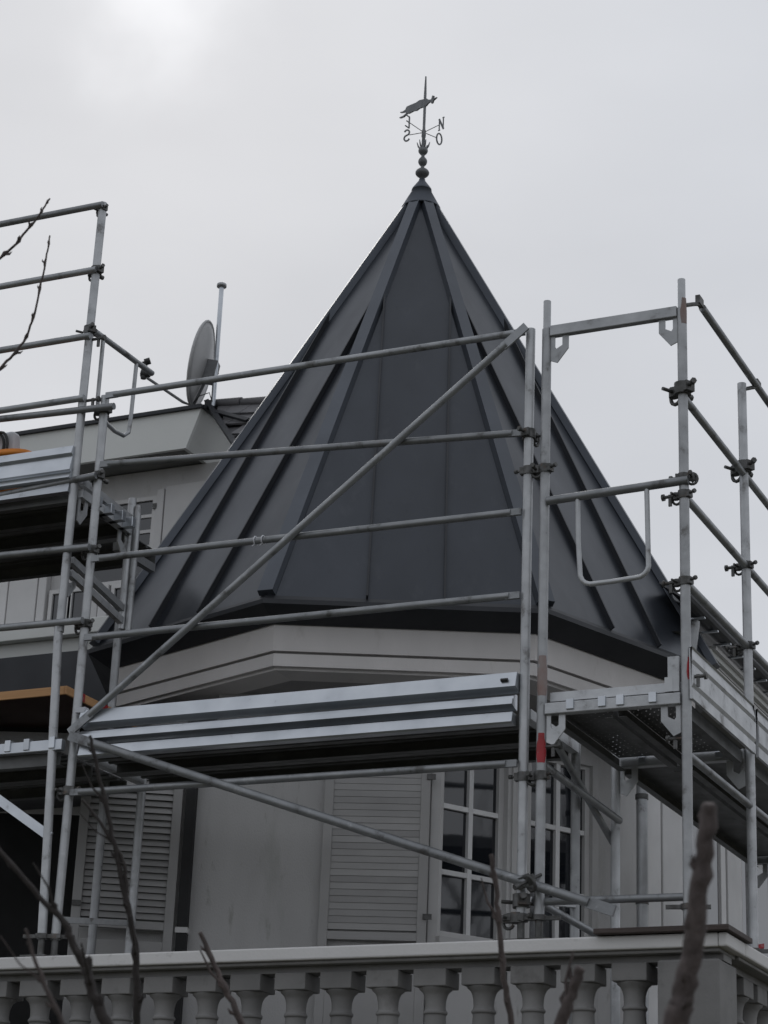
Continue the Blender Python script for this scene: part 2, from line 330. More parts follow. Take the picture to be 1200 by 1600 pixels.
# shutters
def shutter(s0, s1, ang, hinge, z0, z1, zp, label, slat_t, stand):
    D = Vector((math.cos(R(22+ang)), math.sin(R(22+ang)), 0)); Nn = Vector((-D.y, D.x, 0))
    H0 = BB+D1*hinge-N1*stand
    def sb(mb, a, c, za, zb, o0, o1):
        p = [H0+D*a+Nn*o0, H0+D*c+Nn*o0, H0+D*c+Nn*o1, H0+D*a+Nn*o1]
        return mb.hexa([Vector((q.x, q.y, za)) for q in p]+[Vector((q.x, q.y, zb)) for q in p])
    a, c = s0-hinge, s1-hinge; st = .052
    f = MB(); sb(f, a, a+st, z0, z1, -.034, 0); sb(f, c-st, c, z0, z1, -.034, 0); sb(f, a+st, c-st, z0, zp-.11, -.034, 0)
    sb(f, a+st, c-st, zp-.045, zp, -.034, 0); sb(f, a+st, c-st, z1-.09, z1, -.034, 0)
    sh = f.build('shutter', 'shutter', tower, .003); sh['label'] = label
    z = zp+.012; i = 0
    while z < z1-.1:
        sl = MB(); p0 = H0+D*(a+st)-Nn*.026; p1 = H0+D*(c-st)-Nn*.026
        lo, hi = z, z+(.0362 if slat_t < .01 else .034)
        sl.hexa([Vector((p0.x, p0.y, lo)), Vector((p1.x, p1.y, lo)), Vector((p1.x, p1.y, lo))+Nn*.006, Vector((p0.x, p0.y, lo))+Nn*.006,
                 Vector((p0.x, p0.y, hi))+Nn*slat_t, Vector((p1.x, p1.y, hi))+Nn*slat_t, Vector((p1.x, p1.y, hi))+Nn*(slat_t+.006), Vector((p0.x, p0.y, hi))+Nn*(slat_t+.006)])
        sl.build('slat', 'shutter', sh); z += .0375; i += 1
    bk = MB(); sb(bk, a+st, c-st, zp, z1-.09, -.004, -.001); bk.build('backing', 'shutter' if slat_t < .01 else 'house_dark', sh)
    for zz in (3.66, 4.45):
        h = MB(); sb(h, c-.02 if hinge > -1 else a, c+.03 if hinge > -1 else a+.05, zz, zz+.03, -.046, -.036); h.build('hinge', 'coupler', sh)
shutter(-.655, -.056, -2, -.056, 2.6, 4.80, 3.585, 'closed-slat white shutter folded back beside the paned windows', .003, .03)
shutter(-2.022, -1.455, 9, -2.022, 2.6, 4.80, 3.595, 'grey-white shutter with open slats beside the dark doorway', .016, .135)
# dark strip (flat downpipe cover) on the wall
b = MB(); wbox(b, D1, N1, -1.440, -1.382, 2.6, 4.80, -.07, -.002); b.build('downpipe_cover', 'dark', tower)
b = MB(); wbox(b, D1, N1, -1.446, -1.376, 3.545, 3.575, -.076, -.001); b.build('pipe_bracket', 'paint', tower)

# ================================================================== WEATHERVANE
wv = thing('weathervane', 'iron weathervane with leaping animal, compass letters and stacked balls on the turret tip', 'weathervane', (CX, CY, 9.03))
def ball(z0, z1, r, n=14): return [(max(.012, r*math.sin(math.pi*i/n)**.8), z0+(z1-z0)*i/n) for i in range(n+1)]
b = MB(); b.lathe(ball(9.035, 9.125, .049), (CX, CY, 0)); b.lathe(ball(9.125, 9.215, .032), (CX, CY, 0)); b.build('finial_balls', 'iron', wv)
b = MB(); b.lathe(ball(9.215, 9.30, .034), (CX, CY, 0))
for j in range(6):
    t = j*math.pi/3+.3; c, s_ = math.cos(t), math.sin(t)
    b.path([(CX+.022*c, CY+.022*s_, 9.27), (CX+.036*c, CY+.036*s_, 9.295), (CX+.045*c, CY+.045*s_, 9.325)], [.007, .006, .003], 6)
b.build('crown', 'iron', wv)
b = MB(); b.path([(CX, CY, 9.28), (CX, CY, 9.36), (CX, CY, 9.37), (CX, CY, 9.42), (CX, CY, 9.43), (CX, CY, 9.72), (CX, CY, 9.86)], [.014, .012, .016, .015, .010, .010, .005], 10)
b.build('pole', 'iron', wv)
VP = [(0.146, 9.62), (0.102, 9.628), (0.11, 9.649), (0.094, 9.658), (0.082, 9.633), (0.05, 9.644), (0.023, 9.668), (-0.015, 9.679), (-0.06, 9.694), (-0.105, 9.694), (-0.164, 9.706), (-0.217, 9.715), (-0.234, 9.696), (-0.268, 9.698), (-0.297, 9.708), (-0.291, 9.698), (-0.252, 9.684), (-0.225, 9.678), (-0.226, 9.661), (-0.258, 9.659), (-0.305, 9.667), (-0.298, 9.657), (-0.252, 9.647), (-0.212, 9.655), (-0.186, 9.645), (-0.135, 9.64), (-0.095, 9.626), (-0.064, 9.628), (-0.024, 9.619), (0.021, 9.61), (0.039, 9.619), (0.07, 9.621), (0.084, 9.599), (0.099, 9.597), (0.106, 9.613)]
dv = Vector((math.cos(R(-30)), math.sin(R(-30)), 0)); nv = Vector((-dv.y, dv.x, 0))
b = MB(); b.extrude(VP, Vector((CX, CY, 0))-nv*.006, dv, (0, 0, 1), nv*.012); b.build('animal_plate', 'iron', wv)
ZL = 9.405
def letter(ch, off, strokes, wd, mirror):
    o = Vector((off[0], off[1], 0)); d = o.normalized(); ax = -d if mirror else d
    # keep the letter readable left to right seen from the terrace side
    n_ = Vector((-d.y, d.x, 0)); b = MB(); h = .088
    for st in strokes:
        pts = [Vector((CX, CY, ZL-.045))+o+ax*((x-.5)*.055)+Vector((0, 0, y*h)) for x, y in st[0]]
        for i in range(len(pts)-1): b.beam(pts[i], pts[i+1]+(pts[i+1]-pts[i])*.05, .006, st[1], n_.cross(pts[i+1]-pts[i]))
    pt = b.build('letter', 'iron', wv); pt['label'] = 'letter '+ch+' of the compass'
    a = MB(); a.tube((CX, CY, ZL), Vector((CX, CY, ZL))+o*.86, .0028, 6); a.build('arm', 'iron', wv)
def arc(cx, cy_, rx, ry, a0, a1, n=9): return [(cx+rx*math.cos(R(a0+(a1-a0)*i/n)), cy_+ry*math.sin(R(a0+(a1-a0)*i/n))) for i in range(n+1)]
letter('N', (.161, -.063), [([(.15, 0), (.15, 1)], .007), ([(.85, 0), (.85, 1)], .007), ([(.12, 1), (.88, 0)], .013), ([(0, 0), (.3, 0)], .005), ([(.7, 1), (1, 1)], .005), ([(0, 1), (.2, 1)], .005)], 0, False)
letter('O', (.067, .119), [(arc(.5, .5, .42, .5, 0, 360, 20), .010)], 0, False)
letter('S', (-.128, -.006), [(arc(.5, .76, .34, .24, 20, 270, 9)+arc(.5, .25, .36, .26, 90, -160, 9), .011)], 0, False)
letter('E', (-.046, -.178), [([(.15, 0), (.15, 1)], .010), ([(.1, 1), (.85, 1)], .007), ([(.15, .5), (.7, .5)], .006), ([(.1, 0), (.9, 0)], .007)], 0, False)

# ================================================================== SCAFFOLD PIECES
ST = Vector((0, 0, 1)); PR = .0242
def coupler_mesh():
    b = MB()
    b.path([(0, 0, -.024), (0, 0, .024)], .034, 14)
    b.path([(.052, 0, -.02), (.052, 0, .02)], .020, 8)
    b.obox((.032, .0, 0), (.03, 0, 0), (0, .016, 0), (0, 0, .018))
    b.path([(.045, -.075, .0), (.045, .065, .0)], .0075, 8)
    b.path([(.045, -.088, .0), (.045, -.066, .0)], .014, 6)
    b.obox((-.036, 0, 0), (.01, 0, 0), (0, .022, 0), (0, 0, .02))
    b.path([(-.034, .0, .0), (-.075, .012, .006)], .007, 8)
    b.path([(-.066, .009, .005), (-.082, .014, .007)], .013, 6)
    # loop of the swivel half
    b.path([(.05+.030*math.cos(R(t)), -.01, .034*math.sin(R(t))-.012) for t in range(-150, 160, 25)], .008, 6)
    me = bpy.data.meshes.new('coupler'); me.from_pydata(b.v, [], b.f); me.polygons.foreach_set('use_smooth', b.sm); me.materials.append(M['coupler']); return me
CPL = coupler_mesh()
def wedge_mesh():
    b = MB(); b.path([(0, 0, 0), (.075, 0, 0)], .009, 8); b.path([(.07, 0, 0), (.082, 0, 0)], .018, 8)
    b.obox((.04, 0, -.02), (.008, 0, 0), (0, .005, 0), (0, 0, .03))
    me = bpy.data.meshes.new('wedge_pin'); me.from_pydata(b.v, [], b.f); me.polygons.foreach_set('use_smooth', b.sm); me.materials.append(M['coupler']); return me
WDG = wedge_mesh()
def coupler(p, rz, par, s=1.0, rx=0.0):
    o = link('coupler', CPL, par, p, 0, (rx, 0, rz)); o.scale = (s, s, s); return o
def wedge(p, rz, par): return link('wedge_pin', WDG, par, p, 0, (0, 0, rz))
def tubep(name, a, b, par, r=PR, mt='galv', n=16):
    t = MB(); a, b = Vector(a), Vector(b); d = (b-a)
    k = max(2, int(d.length/.35)); pts = [a+d*i/k for i in range(k+1)]
    dd = d.normalized(); o1 = dd.orthogonal().normalized(); ph = random.uniform(0, 6)
    bow = .0035*min(1, d.length/2.5)*random.uniform(-1, 1)
    pts = [p+o1*bow*math.sin(math.pi*i/k) for i, p in enumerate(pts)]
    t.path(pts, r, n); return t.build(name, 'galv_rail' if mt == 'galv' and name not in ('post', 'spigot') else mt, par)
def rail_ends(a, b, par, r=.019, flat=.055):
    """guard rail with flattened wedge ends"""
    a, b = Vector(a), Vector(b); d = (b-a).normalized()
    t = MB(); t.path([a+d*flat, a+d*flat+(b-a)*.3, b-d*flat-(b-a)*.2, b-d*flat], r, 14)
    for p, q in ((a, a+d*(flat+.02)), (b-d*(flat+.02), b)):
        t.beam(p, q, .02, r*1.8)
    return t.build('guard_rail', 'galv_rail', par)
def gusset(p, dirx, par):
    """corner plate with a cut-out under a transom; p = inner top corner"""
    p = Vector(p); a = Vector(dirx); n_ = a.cross(ST)
    prof = [(0, 0), (0, -.135), (.035, -.150), (.095, -.075), (.095, 0), (.062, 0), (.062, -.055), (.03, -.072), (.022, -.06), (.022, 0)]
    b = MB(); b.extrude(prof, p-n_*.004, a, ST, n_*.008); return b.build('gusset_plate', 'galv', par)
def holes_sheet(b, x0, x1, y0, y1, z, nx, ny, r):
    dx, dy = (x1-x0)/nx, (y1-y0)/ny
    for i in range(nx):
        for j in range(ny):
            cx, cy_ = x0+(i+.5)*dx, y0+(j+.5)*dy
            if r and (i % 2 == j % 2) and 0 < j < ny-1:
                o = [(cx-dx/2, cy_-dy/2), (cx, cy_-dy/2), (cx+dx/2, cy_-dy/2), (cx+dx/2, cy_), (cx+dx/2, cy_+dy/2), (cx, cy_+dy/2), (cx-dx/2, cy_+dy/2), (cx-dx/2, cy_)]
                inn = [(cx+r*math.cos(R(-135+45*k)), cy_+r*math.sin(R(-135+45*k))) for k in range(8)]
                b.add([(p[0], p[1], z) for p in o+inn], [(k, (k+1) % 8, 8+(k+1) % 8, 8+k) for k in range(8)])
            else:
                b.add([(cx-dx/2, cy_-dy/2, z), (cx+dx/2, cy_-dy/2, z), (cx+dx/2, cy_+dy/2, z), (cx-dx/2, cy_+dy/2, z)], [(0, 1, 2, 3)])
def plank_x(par, x0, x1, y0, y1, zb, zt, mt='deck_under'):   # steel plank running along X, hollow tray
    b = MB(); b.box(x0, x1, y0, y1, zt-.006, zt); b.box(x0, x1, y0, y0+.004, zb, zt-.006); b.box(x0, x1, y1-.004, y1, zb, zt-.006)
    b.box(x0, x1, y0+.004, y0+.045, zb, zb+.003); b.box(x0, x1, y1-.045, y1-.004, zb, zb+.003)
    for i in range(1, 4):
        y = y0+(y1-y0)*i/4; b.box(x0, x1, y-.012, y+.012, zt-.016, zt-.0065)
    return b.build('deck_plank', mt, par)
def plank_y(par, x0, x1, y0, y1, zb, zt, holes=False):
    b = MB()
    if holes: holes_sheet(b, x0, x1, y0, y1, zt, 10, 36, .0042)
    else: b.box(x0, x1, y0, y1, zt-.006, zt)
    b.box(x0, x0+.004, y0, y1, zb, zt-.007); b.box(x1-.004, x1, y0, y1, zb, zt-.007)
    b.box(x0+.004, x0+.04, y0, y1, zb, zb+.003); b.box(x1-.04, x1-.004, y0, y1, zb, zb+.003)
    return b.build('deck_plank', 'deck_under', par)
def base_jack(p, par):
    x, y, z = p; b = MB(); b.path([(x, y, z+.006), (x, y, z+.16)], .018, 10); b.box(x-.075, x+.075, y-.075, y+.075, z, z+.008)
    b.path([(x, y, z+.10), (x, y, z+.125)], .036, 6); b.obox((x, y, z+.112), (.10, .02, 0), (-.003, .01, 0), (0, 0, .009)); return b.build('base_jack', 'coupler', par)

Y0 = 9.34; YI = 10.07; XL, XM = -6.20, -3.642
HR = 3.243   # top of the balustrade handrail
# ------------------------------------------------------------------ front bay
fb = thing('scaffold', 'front scaffold bay with long rails and diagonal brace crossing the turret roof', 'scaffold', (-4.9, 9.34, HR), 'scaffolding round the turret')
tubep('post', (XL, Y0, HR+.1), (XL, Y0, 6.385), fb)
tubep('post', (XM, Y0, HR+.1), (XM, Y0, 6.385), fb)
tubep('post', (XL-.005, YI, 2.42), (XL-.005, YI, 4.40), fb); tubep('post', (XM, YI, 2.42), (XM, YI, 4.40), fb)
for x in (XL, XM):
    base_jack((x, Y0, HR+.002), fb); base_jack((x, YI, 2.324), fb)
    b = MB(); b.beam((x, Y0+.024, 4.345), (x, YI-.024, 4.345), .05, .05); b.build('transom', 'galv', fb)
    b = MB(); b.beam((x, Y0+.024, 3.45), (x, YI-.024, 3.55), .03, .03); b.build('transom', 'galv', fb)
rail_ends((XL+.025, Y0-.03, 6.372), (XM-.02, Y0-.03, 6.362), fb)
rail_ends((XL+.03, Y0-.03, 5.955), (XM-.022, Y0-.03, 5.80), fb)
rail_ends((XL+.03, Y0-.03, 5.40), (XM-.022, Y0-.03, 5.375), fb)
rail_ends((XL+.03, Y0-.03, 4.952), (XM-.022, Y0-.03, 4.937), fb)
rail_ends((XL+.03, Y0-.03, 4.103), (XM-.022, Y0-.03, 4.092), fb)
b = MB(); A, B_ = Vector((XL+.03, Y0-.068, 4.43)), Vector((XM-.005, Y0-.068, 6.368)); d = (B_-A).normalized()
b.path([A+d*.12, A.lerp(B_, .4), A.lerp(B_, .7), B_-d*.13], .0195, 14); b.beam(A-d*.02, A+d*.14, .012, .046); b.beam(B_-d*.15, B_+d*.01, .012, .046); b.build('diagonal_brace', 'galv_rail', fb)
b = MB(); A, B_ = Vector((XL+.035, Y0-.068, 4.395)), Vector((-3.19, Y0-.068, 3.372)); d = (B_-A).normalized()
b.path([A+d*.12, A.lerp(B_, .4), A.lerp(B_, .7), B_-d*.1], .0235, 14); b.beam(A-d*.02, A+d*.14, .014, .05); b.beam(B_-d*.11, B_+d*.03, .02, .052); b.build('diagonal_brace', 'galv_rail', fb)
# wire ties on the third rail
for x in (-5.16, -5.115):
    b = MB(); zz = 5.40-.025*(x-XL)/2.56
    b.path([(x, Y0-.03+.024*math.cos(R(t)), zz+.024*math.sin(R(t))) for t in range(0, 361, 30)]+[(x-.006, Y0-.055, zz-.035)], .0035, 6); b.build('wire_tie', 'white', fb)
# deck of two steel planks, folded toe board, deck edge
plank_x(fb, XL+.06, XM-.03, Y0+.03, Y0+.355, 4.285, 4.345); plank_x(fb, XL+.06, XM-.03, Y0+.36, Y0+.70, 4.285, 4.345)
prof = [(.05, 4.541), (.0, 4.541), (-.022, 4.466), (.050, 4.446)]
b = MB(); b.extrude(prof, (XL+.06, Y0-.045, 0), (0, 1, 0), ST, (XM-XL-.085, 0, 0)); tb = b.build('toe_board', 'galv_new', fb); tb['label'] = 'bright folded metal toe board'
prof = [(.05, 4.437), (.03, 4.437), (.004, 4.424), (.000, 4.410), (-.016, 4.405), (-.024, 4.378), (.05, 4.358)]
b = MB(); b.extrude(prof, (XL+.06, Y0-.045, 0), (0, 1, 0), ST, (XM-XL-.10, 0, 0)); b.build('toe_board', 'galv_new', fb)
prof = [(.04, 4.345), (-.008, 4.345), (-.022, 4.294), (-.014, 4.286), (.04, 4.286)]
b = MB(); b.extrude(prof, (XL+.07, Y0-.035, 0), (0, 1, 0), ST, (XM-XL-.115, 0, 0)); b.build('deck_edge', 'galv_new', fb)
b = MB(); b.path([(XM-.10, Y0-.064, 4.50), (XM-.065, Y0-.064, 4.50)], .009, 8); b.build('toe_board_slot', 'black', fb)
for z, rz in ((5.80, 1.4), ): coupler((XM, Y0, z), rz, fb, 1.0)
for z in (5.60, 4.03): coupler((XM, Y0, z), 0.1, fb, .9)
coupler((XM, Y0, 3.44), 2.2, fb, 1.25); coupler((XM+.03, Y0-.05, 3.52), -.6, fb, 1.1, .5); coupler((XM-.02, Y0, 3.36), 3.0, fb, 1.0)
for z, rz in ((5.90, 2.6), (5.465, 2.9), (5.04, 2.9), (6.30, 3.0), (4.12, 3.1)): coupler((XL, Y0, z), rz, fb, .95)
b = MB(); b.obox((XL+.055, Y0-.03, 4.545), (.03, 0, 0), (0, .02, 0), (0, 0, .014)); b.build('toe_board_clip', 'white', fb)
# free pipe and stub rails running out to the left from the corner post
tubep('outrigger_tube', (-6.865, Y0-.055, 6.318), (XL+.10, Y0-.055, 6.288), fb, .0195)
for zl, zr in ((5.835, 5.885), (5.485, 5.465), (5.055, 5.045)):
    tubep('guard_rail', (-9.2, Y0-.05, zl+(zl-zr)*3), (XL+.02, Y0-.05, zr), fb, .0195)

# ------------------------------------------------------------------ right-hand run
XA, XB = -3.553, -2.836; Y1 = 10.435; Y2 = 13.0
rr = thing('scaffold', 'right-hand scaffold run with tall end frame and U-shaped guard against the sky', 'scaffold', (-3.2, 9.34, HR), 'scaffolding round the turret')
def fpost(x, y, zb, zt, spigot=True):
    o = tubep('post', (x, y, zb), (x, y, zt-(.16 if spigot else 0)), rr)
    if spigot: tubep('spigot', (x, y, zt-.17), (x, y, zt), rr, .0195)
fpost(XA, Y0, HR+.12, 6.53); fpost(XB, Y0, HR+.05, 6.53)
fpost(XB, Y1, HR+.05, 6.42, False); fpost(XA, Y1, 2.42, 4.50, False); fpost(XB, Y2, HR+.05, 6.45, False); fpost(XA, Y2, 2.42, 4.5, False)
for p in ((XA, Y0, HR+.002), (XB, Y0, HR+.025), (XB, Y1, HR+.002)): base_jack(p, rr)
for p in ((XA, Y1, 2.324), (XA, Y2, 2.324)): base_jack(p, rr)
base_jack((XB, Y2, HR+.002), rr)
b = MB(); b.beam((XA+.022, Y0, 6.352), (XB-.022, Y0, 6.352), .04, .058); b.build('transom', 'galv', rr, .004)
gusset((XA+.024, Y0, 6.324), (1, 0, 0), rr); gusset((XB-.024, Y0, 6.324), (-1, 0, 0), rr)
for y in (Y0, Y1, Y2):
    b = MB(); b.beam((XA+.022, y, 4.352), (XB-.022, y, 4.352), .05, .055); b.build('transom', 'galv', rr, .004)
    gusset((XA+.026, y, 4.326), (1, 0, 0), rr); gusset((XB-.026, y, 4.326), (-1, 0, 0), rr)
    for x in (-3.40, -3.24, -3.15, -2.99):
        b = MB(); b.box(x-.019, x+.019, y-.034, y+.03, 4.338, 4.389); b.build('deck_hook', 'galv_new', rr, .003)
b = MB(); b.box(XA+.03, XB-.02, Y0+.03, Y0+.06, 4.40, 4.445); b.build('deck_rim', 'galv', rr)
for (y0, y1, hl) in ((Y0+.04, Y1-.04, True), (Y1+.04, Y2-.04, False)):
    plank_y(rr, XA+.03, XA+.345, y0, y1, 4.30, 4.372, hl); plank_y(rr, XB-.345, XB-.03, y0, y1, 4.30, 4.372, hl)
# end guard: tube with U-bend hoop
tubep('guard_rail', (XA+.02, Y0-.02, 5.418), (XB+.03, Y0-.02, 5.438), rr, .0215)
b = MB(); hoop = [(-3.372, 5.41), (-3.368, 5.2), (-3.358, 5.04)]+[(-3.297+.06*math.cos(R(t)), 5.018+.06*math.sin(R(t))) for t in (190, 215, 240, 265)]+[(-3.2, 4.960), (-3.09, 4.966)]+[(-3.067+.058*math.cos(R(t)), 5.025+.058*math.sin(R(t))) for t in (285, 310, 335, 355)]+[(-3.012, 5.2), (-3.016, 5.42)]
b.path([(x, Y0-.02, z) for x, z in hoop], .0125, 10); b.build('guard_hoop', 'galv', rr)
# side rails along the run
XR = XB+.045
for z, ya in ((6.462, 9.50), (5.892, 9.30), (5.370, 9.31), (4.928, 9.30)):
    tubep('guard_rail', (XR if z > 6 else XB-.0, ya+.05, z), (XR if z > 6 else XB, 13.4, z), rr, .0195)
for y in (Y0, Y1):
    for z in (5.372, 4.93): coupler((XB, y, z), 2.9, rr, .85); wedge((XB-.03, y, z), math.pi-.1, rr)
    coupler((XB, y, 5.93), 2.6, rr, 1.25)
for y in (Y0+.03, Y1+.03): b = MB(); b.path([(XB+.01, y, 6.40), (XB+.03, y+.06, 6.43), (XR, y+.13, 6.462)], .011, 8); b.obox((XR, y+.13, 6.475), (.012, 0, 0), (0, .035, 0), (0, 0, .022)); b.build('rail_clip', 'coupler', rr)
coupler((XA, Y0, 5.60), 2.9, rr, .9); coupler((XA, Y0, 4.03), 2.9, rr, .9); coupler((XB, Y0, 5.46), .2, rr, .85)
# toe boards
for (y0, y1) in ((Y0-.02, Y1-.03), (Y1+.03, Y2-.03)):
    prof = [(.010, 4.60), (.0, 4.60), (.014, 4.535), (.004, 4.520), (.016, 4.505), (.016, 4.42), (.004, 4.40), (.012, 4.396), (.012, 4.345), (-.004, 4.345), (-.004, 4.59)]
    b = MB(); b.extrude(prof, (XB+.028, y0, 0), (1, 0, 0), ST, (0, y1-y0, 0)); b.build('toe_board', 'galv', rr)
b = MB(); b.box(XB-.085, XB-.03, Y0-.01, Y0+.012, 4.39, 4.56); b.box(XB-.10, XB-.06, Y0-.012, Y0+.012, 4.39, 4.46); b.build('toe_board_end', 'galv', rr)
tubep('ledger', (XB, Y0, 4.088), (XB, 13.4, 4.088), rr, .0195)
tubep('ledger', (XA+.02, Y0+.02, 3.435), (XB-.02, Y0+.02, 3.43), rr, .0185)
tubep('bracing_tube', (XA, Y0+.03, 4.09), (XA+.02, Y1, 4.05), rr, .0195)
tubep('bracing_tube', (XM+.05, Y0+.04, 3.45), (XA+.10, YI, 3.36), rr, .0185)
tubep('bracing_tube', (XA+.02, Y0+.05, 4.26), (XA-.05, Y1+.1, 3.96), rr, .0185)
wedge((XA+.02, Y0, 4.17), 0, rr); wedge((XB-.02, Y0+.02, 4.17), math.pi, rr); wedge((XB+.02, Y0, 4.455), 0, rr)
def paint_mark(x, z0, z1, mt, lab, c, half):
    b = MB(); n_ = 8; rows = 7; vs = []
    for i in range(rows):
        f = i/(rows-1); hf = half*(.55+.45*math.sin(math.pi*min(1, f*1.15+.08)))*random.uniform(.85, 1.1)
        for j in range(n_+1):
            t = R(c-hf+2*hf*j/n_); vs.append((x+.0249*math.cos(t), Y0+.0249*math.sin(t), z0+(z1-z0)*f))
    b.add(vs, [(i*(n_+1)+j, i*(n_+1)+j+1, (i+1)*(n_+1)+j+1, (i+1)*(n_+1)+j) for i in range(rows-1) for j in range(n_)], True)
    o = b.build('paint_mark', mt, rr); o['label'] = lab
paint_mark(XA, 4.09, 4.235, 'red', 'red paint mark on the inner post', -72, 80); paint_mark(XA, 4.42, 4.62, 'rust', 'faded reddish paint on the post', -70, 95)
paint_mark(XB, 4.44, 4.55, 'red', 'red paint mark on the corner post', -25, 42); paint_mark(XB, 6.28, 6.42, 'rust', 'pinkish paint trace near the post top', -40, 60)
b = MB(); b.obox((XB-.01, Y1+.02, HR+.13), (.05, .02, .012), (-.01, .03, 0), (0, 0, .011)); b.build('clamp_handle', 'red', rr)

# ------------------------------------------------------------------ left-hand run
lr = thing('scaffold', 'left-hand scaffold run with higher deck and four guard rails by the left edge', 'scaffold', (-6.4, 9.30, HR), 'scaffolding round the turret')
XP, XPI, YL, YLI = -6.315, -6.37, 9.31, 9.98
tubep('post', (-6.262, YL, HR+.1), (-6.345, YL, 5.05), lr, .0242); tubep('post', (-6.335, YL, 5.0), (-6.318, YL, 7.62), lr)
base_jack((-6.262, YL, HR+.002), lr)
for x, z0, z1 in ((XPI, 5.22, 6.02), (XPI+.045, 5.2, 5.97)): tubep('post', (x, YLI, z0), (x, YLI, z1), lr, PR if x == XPI else .019)
tubep('post', (XPI-.02, YLI+.0, 2.42), (XPI-.02, YLI, 5.3), lr); base_jack((XPI-.02, YLI, 2.324), lr)
for z in (7.590, 7.168, 6.748, 6.362):
    tubep('guard_rail', (-9.4, YL-.03, z+.02), (-6.30, YL-.03, z+.004), lr, .0195)
coupler((-6.32, YL, 7.18), 2.8, lr, .95); coupler((-6.328, YL, 6.80), 2.5, lr, 1.0); coupler((-6.32, YL, 7.58), 2.8, lr, .7)
for z in (6.74, 6.36): wedge((-6.30, YL, z), 0, lr)
b = MB(); b.beam((XP, YL+.03, 5.888), (XPI, YLI-.02, 5.888), .04, .045); b.build('transom', 'galv', lr)
b = MB(); b.beam((XP, YL+.03, 5.815), (XPI, YLI-.02, 5.815), .05, .05); b.build('transom', 'galv', lr)
for y in (9.5, 9.63, 9.75, 9.86): b = MB(); b.box(XP-.06, XP+.045, y-.02, y+.02, 5.79, 5.85); b.build('deck_hook', 'galv_new', lr, .003)
gusset((XP+.0, YL+.03, 5.79), (0, 1, 0), lr); gusset((XPI+.0, YLI-.03, 5.79), (0, -1, 0), lr); gusset((-6.345, YL+.03, 5.37), (0, 1, 0), lr)
for dz in (0, -.075): b = MB(); b.beam((-6.34, YL+.05, 5.43+dz), (-6.37, YLI, 5.34+dz), .035, .04); b.build('bracing_beam', 'galv', lr)
plank_x(lr, -9.4, XP-.04, YL+.04, YL+.355, 5.775, 5.86); plank_x(lr, -9.4, XP-.04, YL+.36, YLI-.03, 5.775, 5.86); plank_x(lr, -9.4, XPI-.09, YLI+.03, 10.43, 5.775, 5.86)
b = MB(); b.beam((XPI-.10, YLI+.02, 5.745), (XPI-.10, 10.42, 5.745), .04, .05); b.build('transom', 'galv', lr)
prof = [(.012, 6.075), (-.004, 6.078), (-.020, 6.030), (.0, 6.022), (-.004, 6.012), (-.022, 5.93), (0, 5.922), (-.006, 5.915), (-.024, 5.882), (.012, 5.874)]
b = MB(); b.extrude(prof, (-9.4, YL-.035, 0), (0, 1, 0), ST, (9.4+XP-.02, 0, 0)); b.build('toe_board', 'galv_new', lr)
prof = [(.012, 5.862), (-.008, 5.862), (-.02, 5.806), (.012, 5.80)]
b = MB(); b.extrude(prof, (-9.4, YL-.02, 0), (0, 1, 0), ST, (9.4+XP-.03, 0, 0)); b.build('deck_edge', 'galv_new', lr)
# lower deck on this side with its bracket
b = MB(); b.beam((-9.4, YL-.0, 4.352), (-6.24, YL-.0, 4.365), .04, .06); b.build('transom', 'galv_new', lr, .004)
for x in (-6.30, -6.46, -6.58): b = MB(); b.box(x-.018, x+.018, YL-.028, YL+.03, 4.345, 4.408); b.build('deck_hook', 'galv_new', lr, .003)
plank_x(lr, -9.4, -6.28, YL+.04, YL+.355, 4.27, 4.34); plank_x(lr, -9.4, -6.28, YL+.36, YLI+.05, 4.27, 4.34)
b = MB(); b.beam((-7.0, YL, 4.335), (-6.27, YL, 3.875), .012, .05); b.build('bracket_strut', 'galv_new', lr)
# swing gate of bent tube behind the post
b = MB(); b.path([(-6.29, YL-.0, 6.79), (-6.29, 9.95, 6.80)], .0175, 12); b.build('gate_rail', 'galv', lr)
b = MB(); b.path([(-6.29, 9.40, 6.78), (-6.29, 9.40, 6.42), (-6.29, 9.41, 6.35), (-6.29, 9.46, 6.31), (-6.29, 9.60, 6.29), (-6.29, 9.70, 6.30), (-6.29, 9.75, 6.34), (-6.29, 9.76, 6.42), (-6.29, 9.77, 6.79)], .0125, 10); b.build('gate_hoop', 'galv', lr)

# ================================================================== BALUSTRADE
bal = thing('balustrade', 'stone-coloured terrace balustrade with pale handrail along the bottom of the picture', 'balustrade', (-5, 9.34, 2.32))
XC = -2.66
def ramp_rail(name, z0, z1, yf, yb, mt, bev):
    b = MB(); b.box(-12, XC-.001, yf, yb, z0, z1); b.build(name, mt, bal, bev)
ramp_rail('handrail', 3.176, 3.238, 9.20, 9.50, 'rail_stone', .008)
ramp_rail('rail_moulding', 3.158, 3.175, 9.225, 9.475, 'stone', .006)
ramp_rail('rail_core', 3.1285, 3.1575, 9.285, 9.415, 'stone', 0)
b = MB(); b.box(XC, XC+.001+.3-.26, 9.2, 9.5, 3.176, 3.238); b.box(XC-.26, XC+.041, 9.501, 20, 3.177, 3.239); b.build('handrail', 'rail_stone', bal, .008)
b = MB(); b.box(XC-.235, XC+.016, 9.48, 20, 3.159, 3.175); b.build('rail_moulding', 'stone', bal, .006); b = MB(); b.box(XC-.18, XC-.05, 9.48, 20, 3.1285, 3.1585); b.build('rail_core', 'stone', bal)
b = MB(); b.box(-12, XC, 9.21, 9.49, 2.322, 2.40); b.box(XC-.26, XC, 9.491, 20, 2.322, 2.40); b.build('plinth', 'stone', bal, .008)
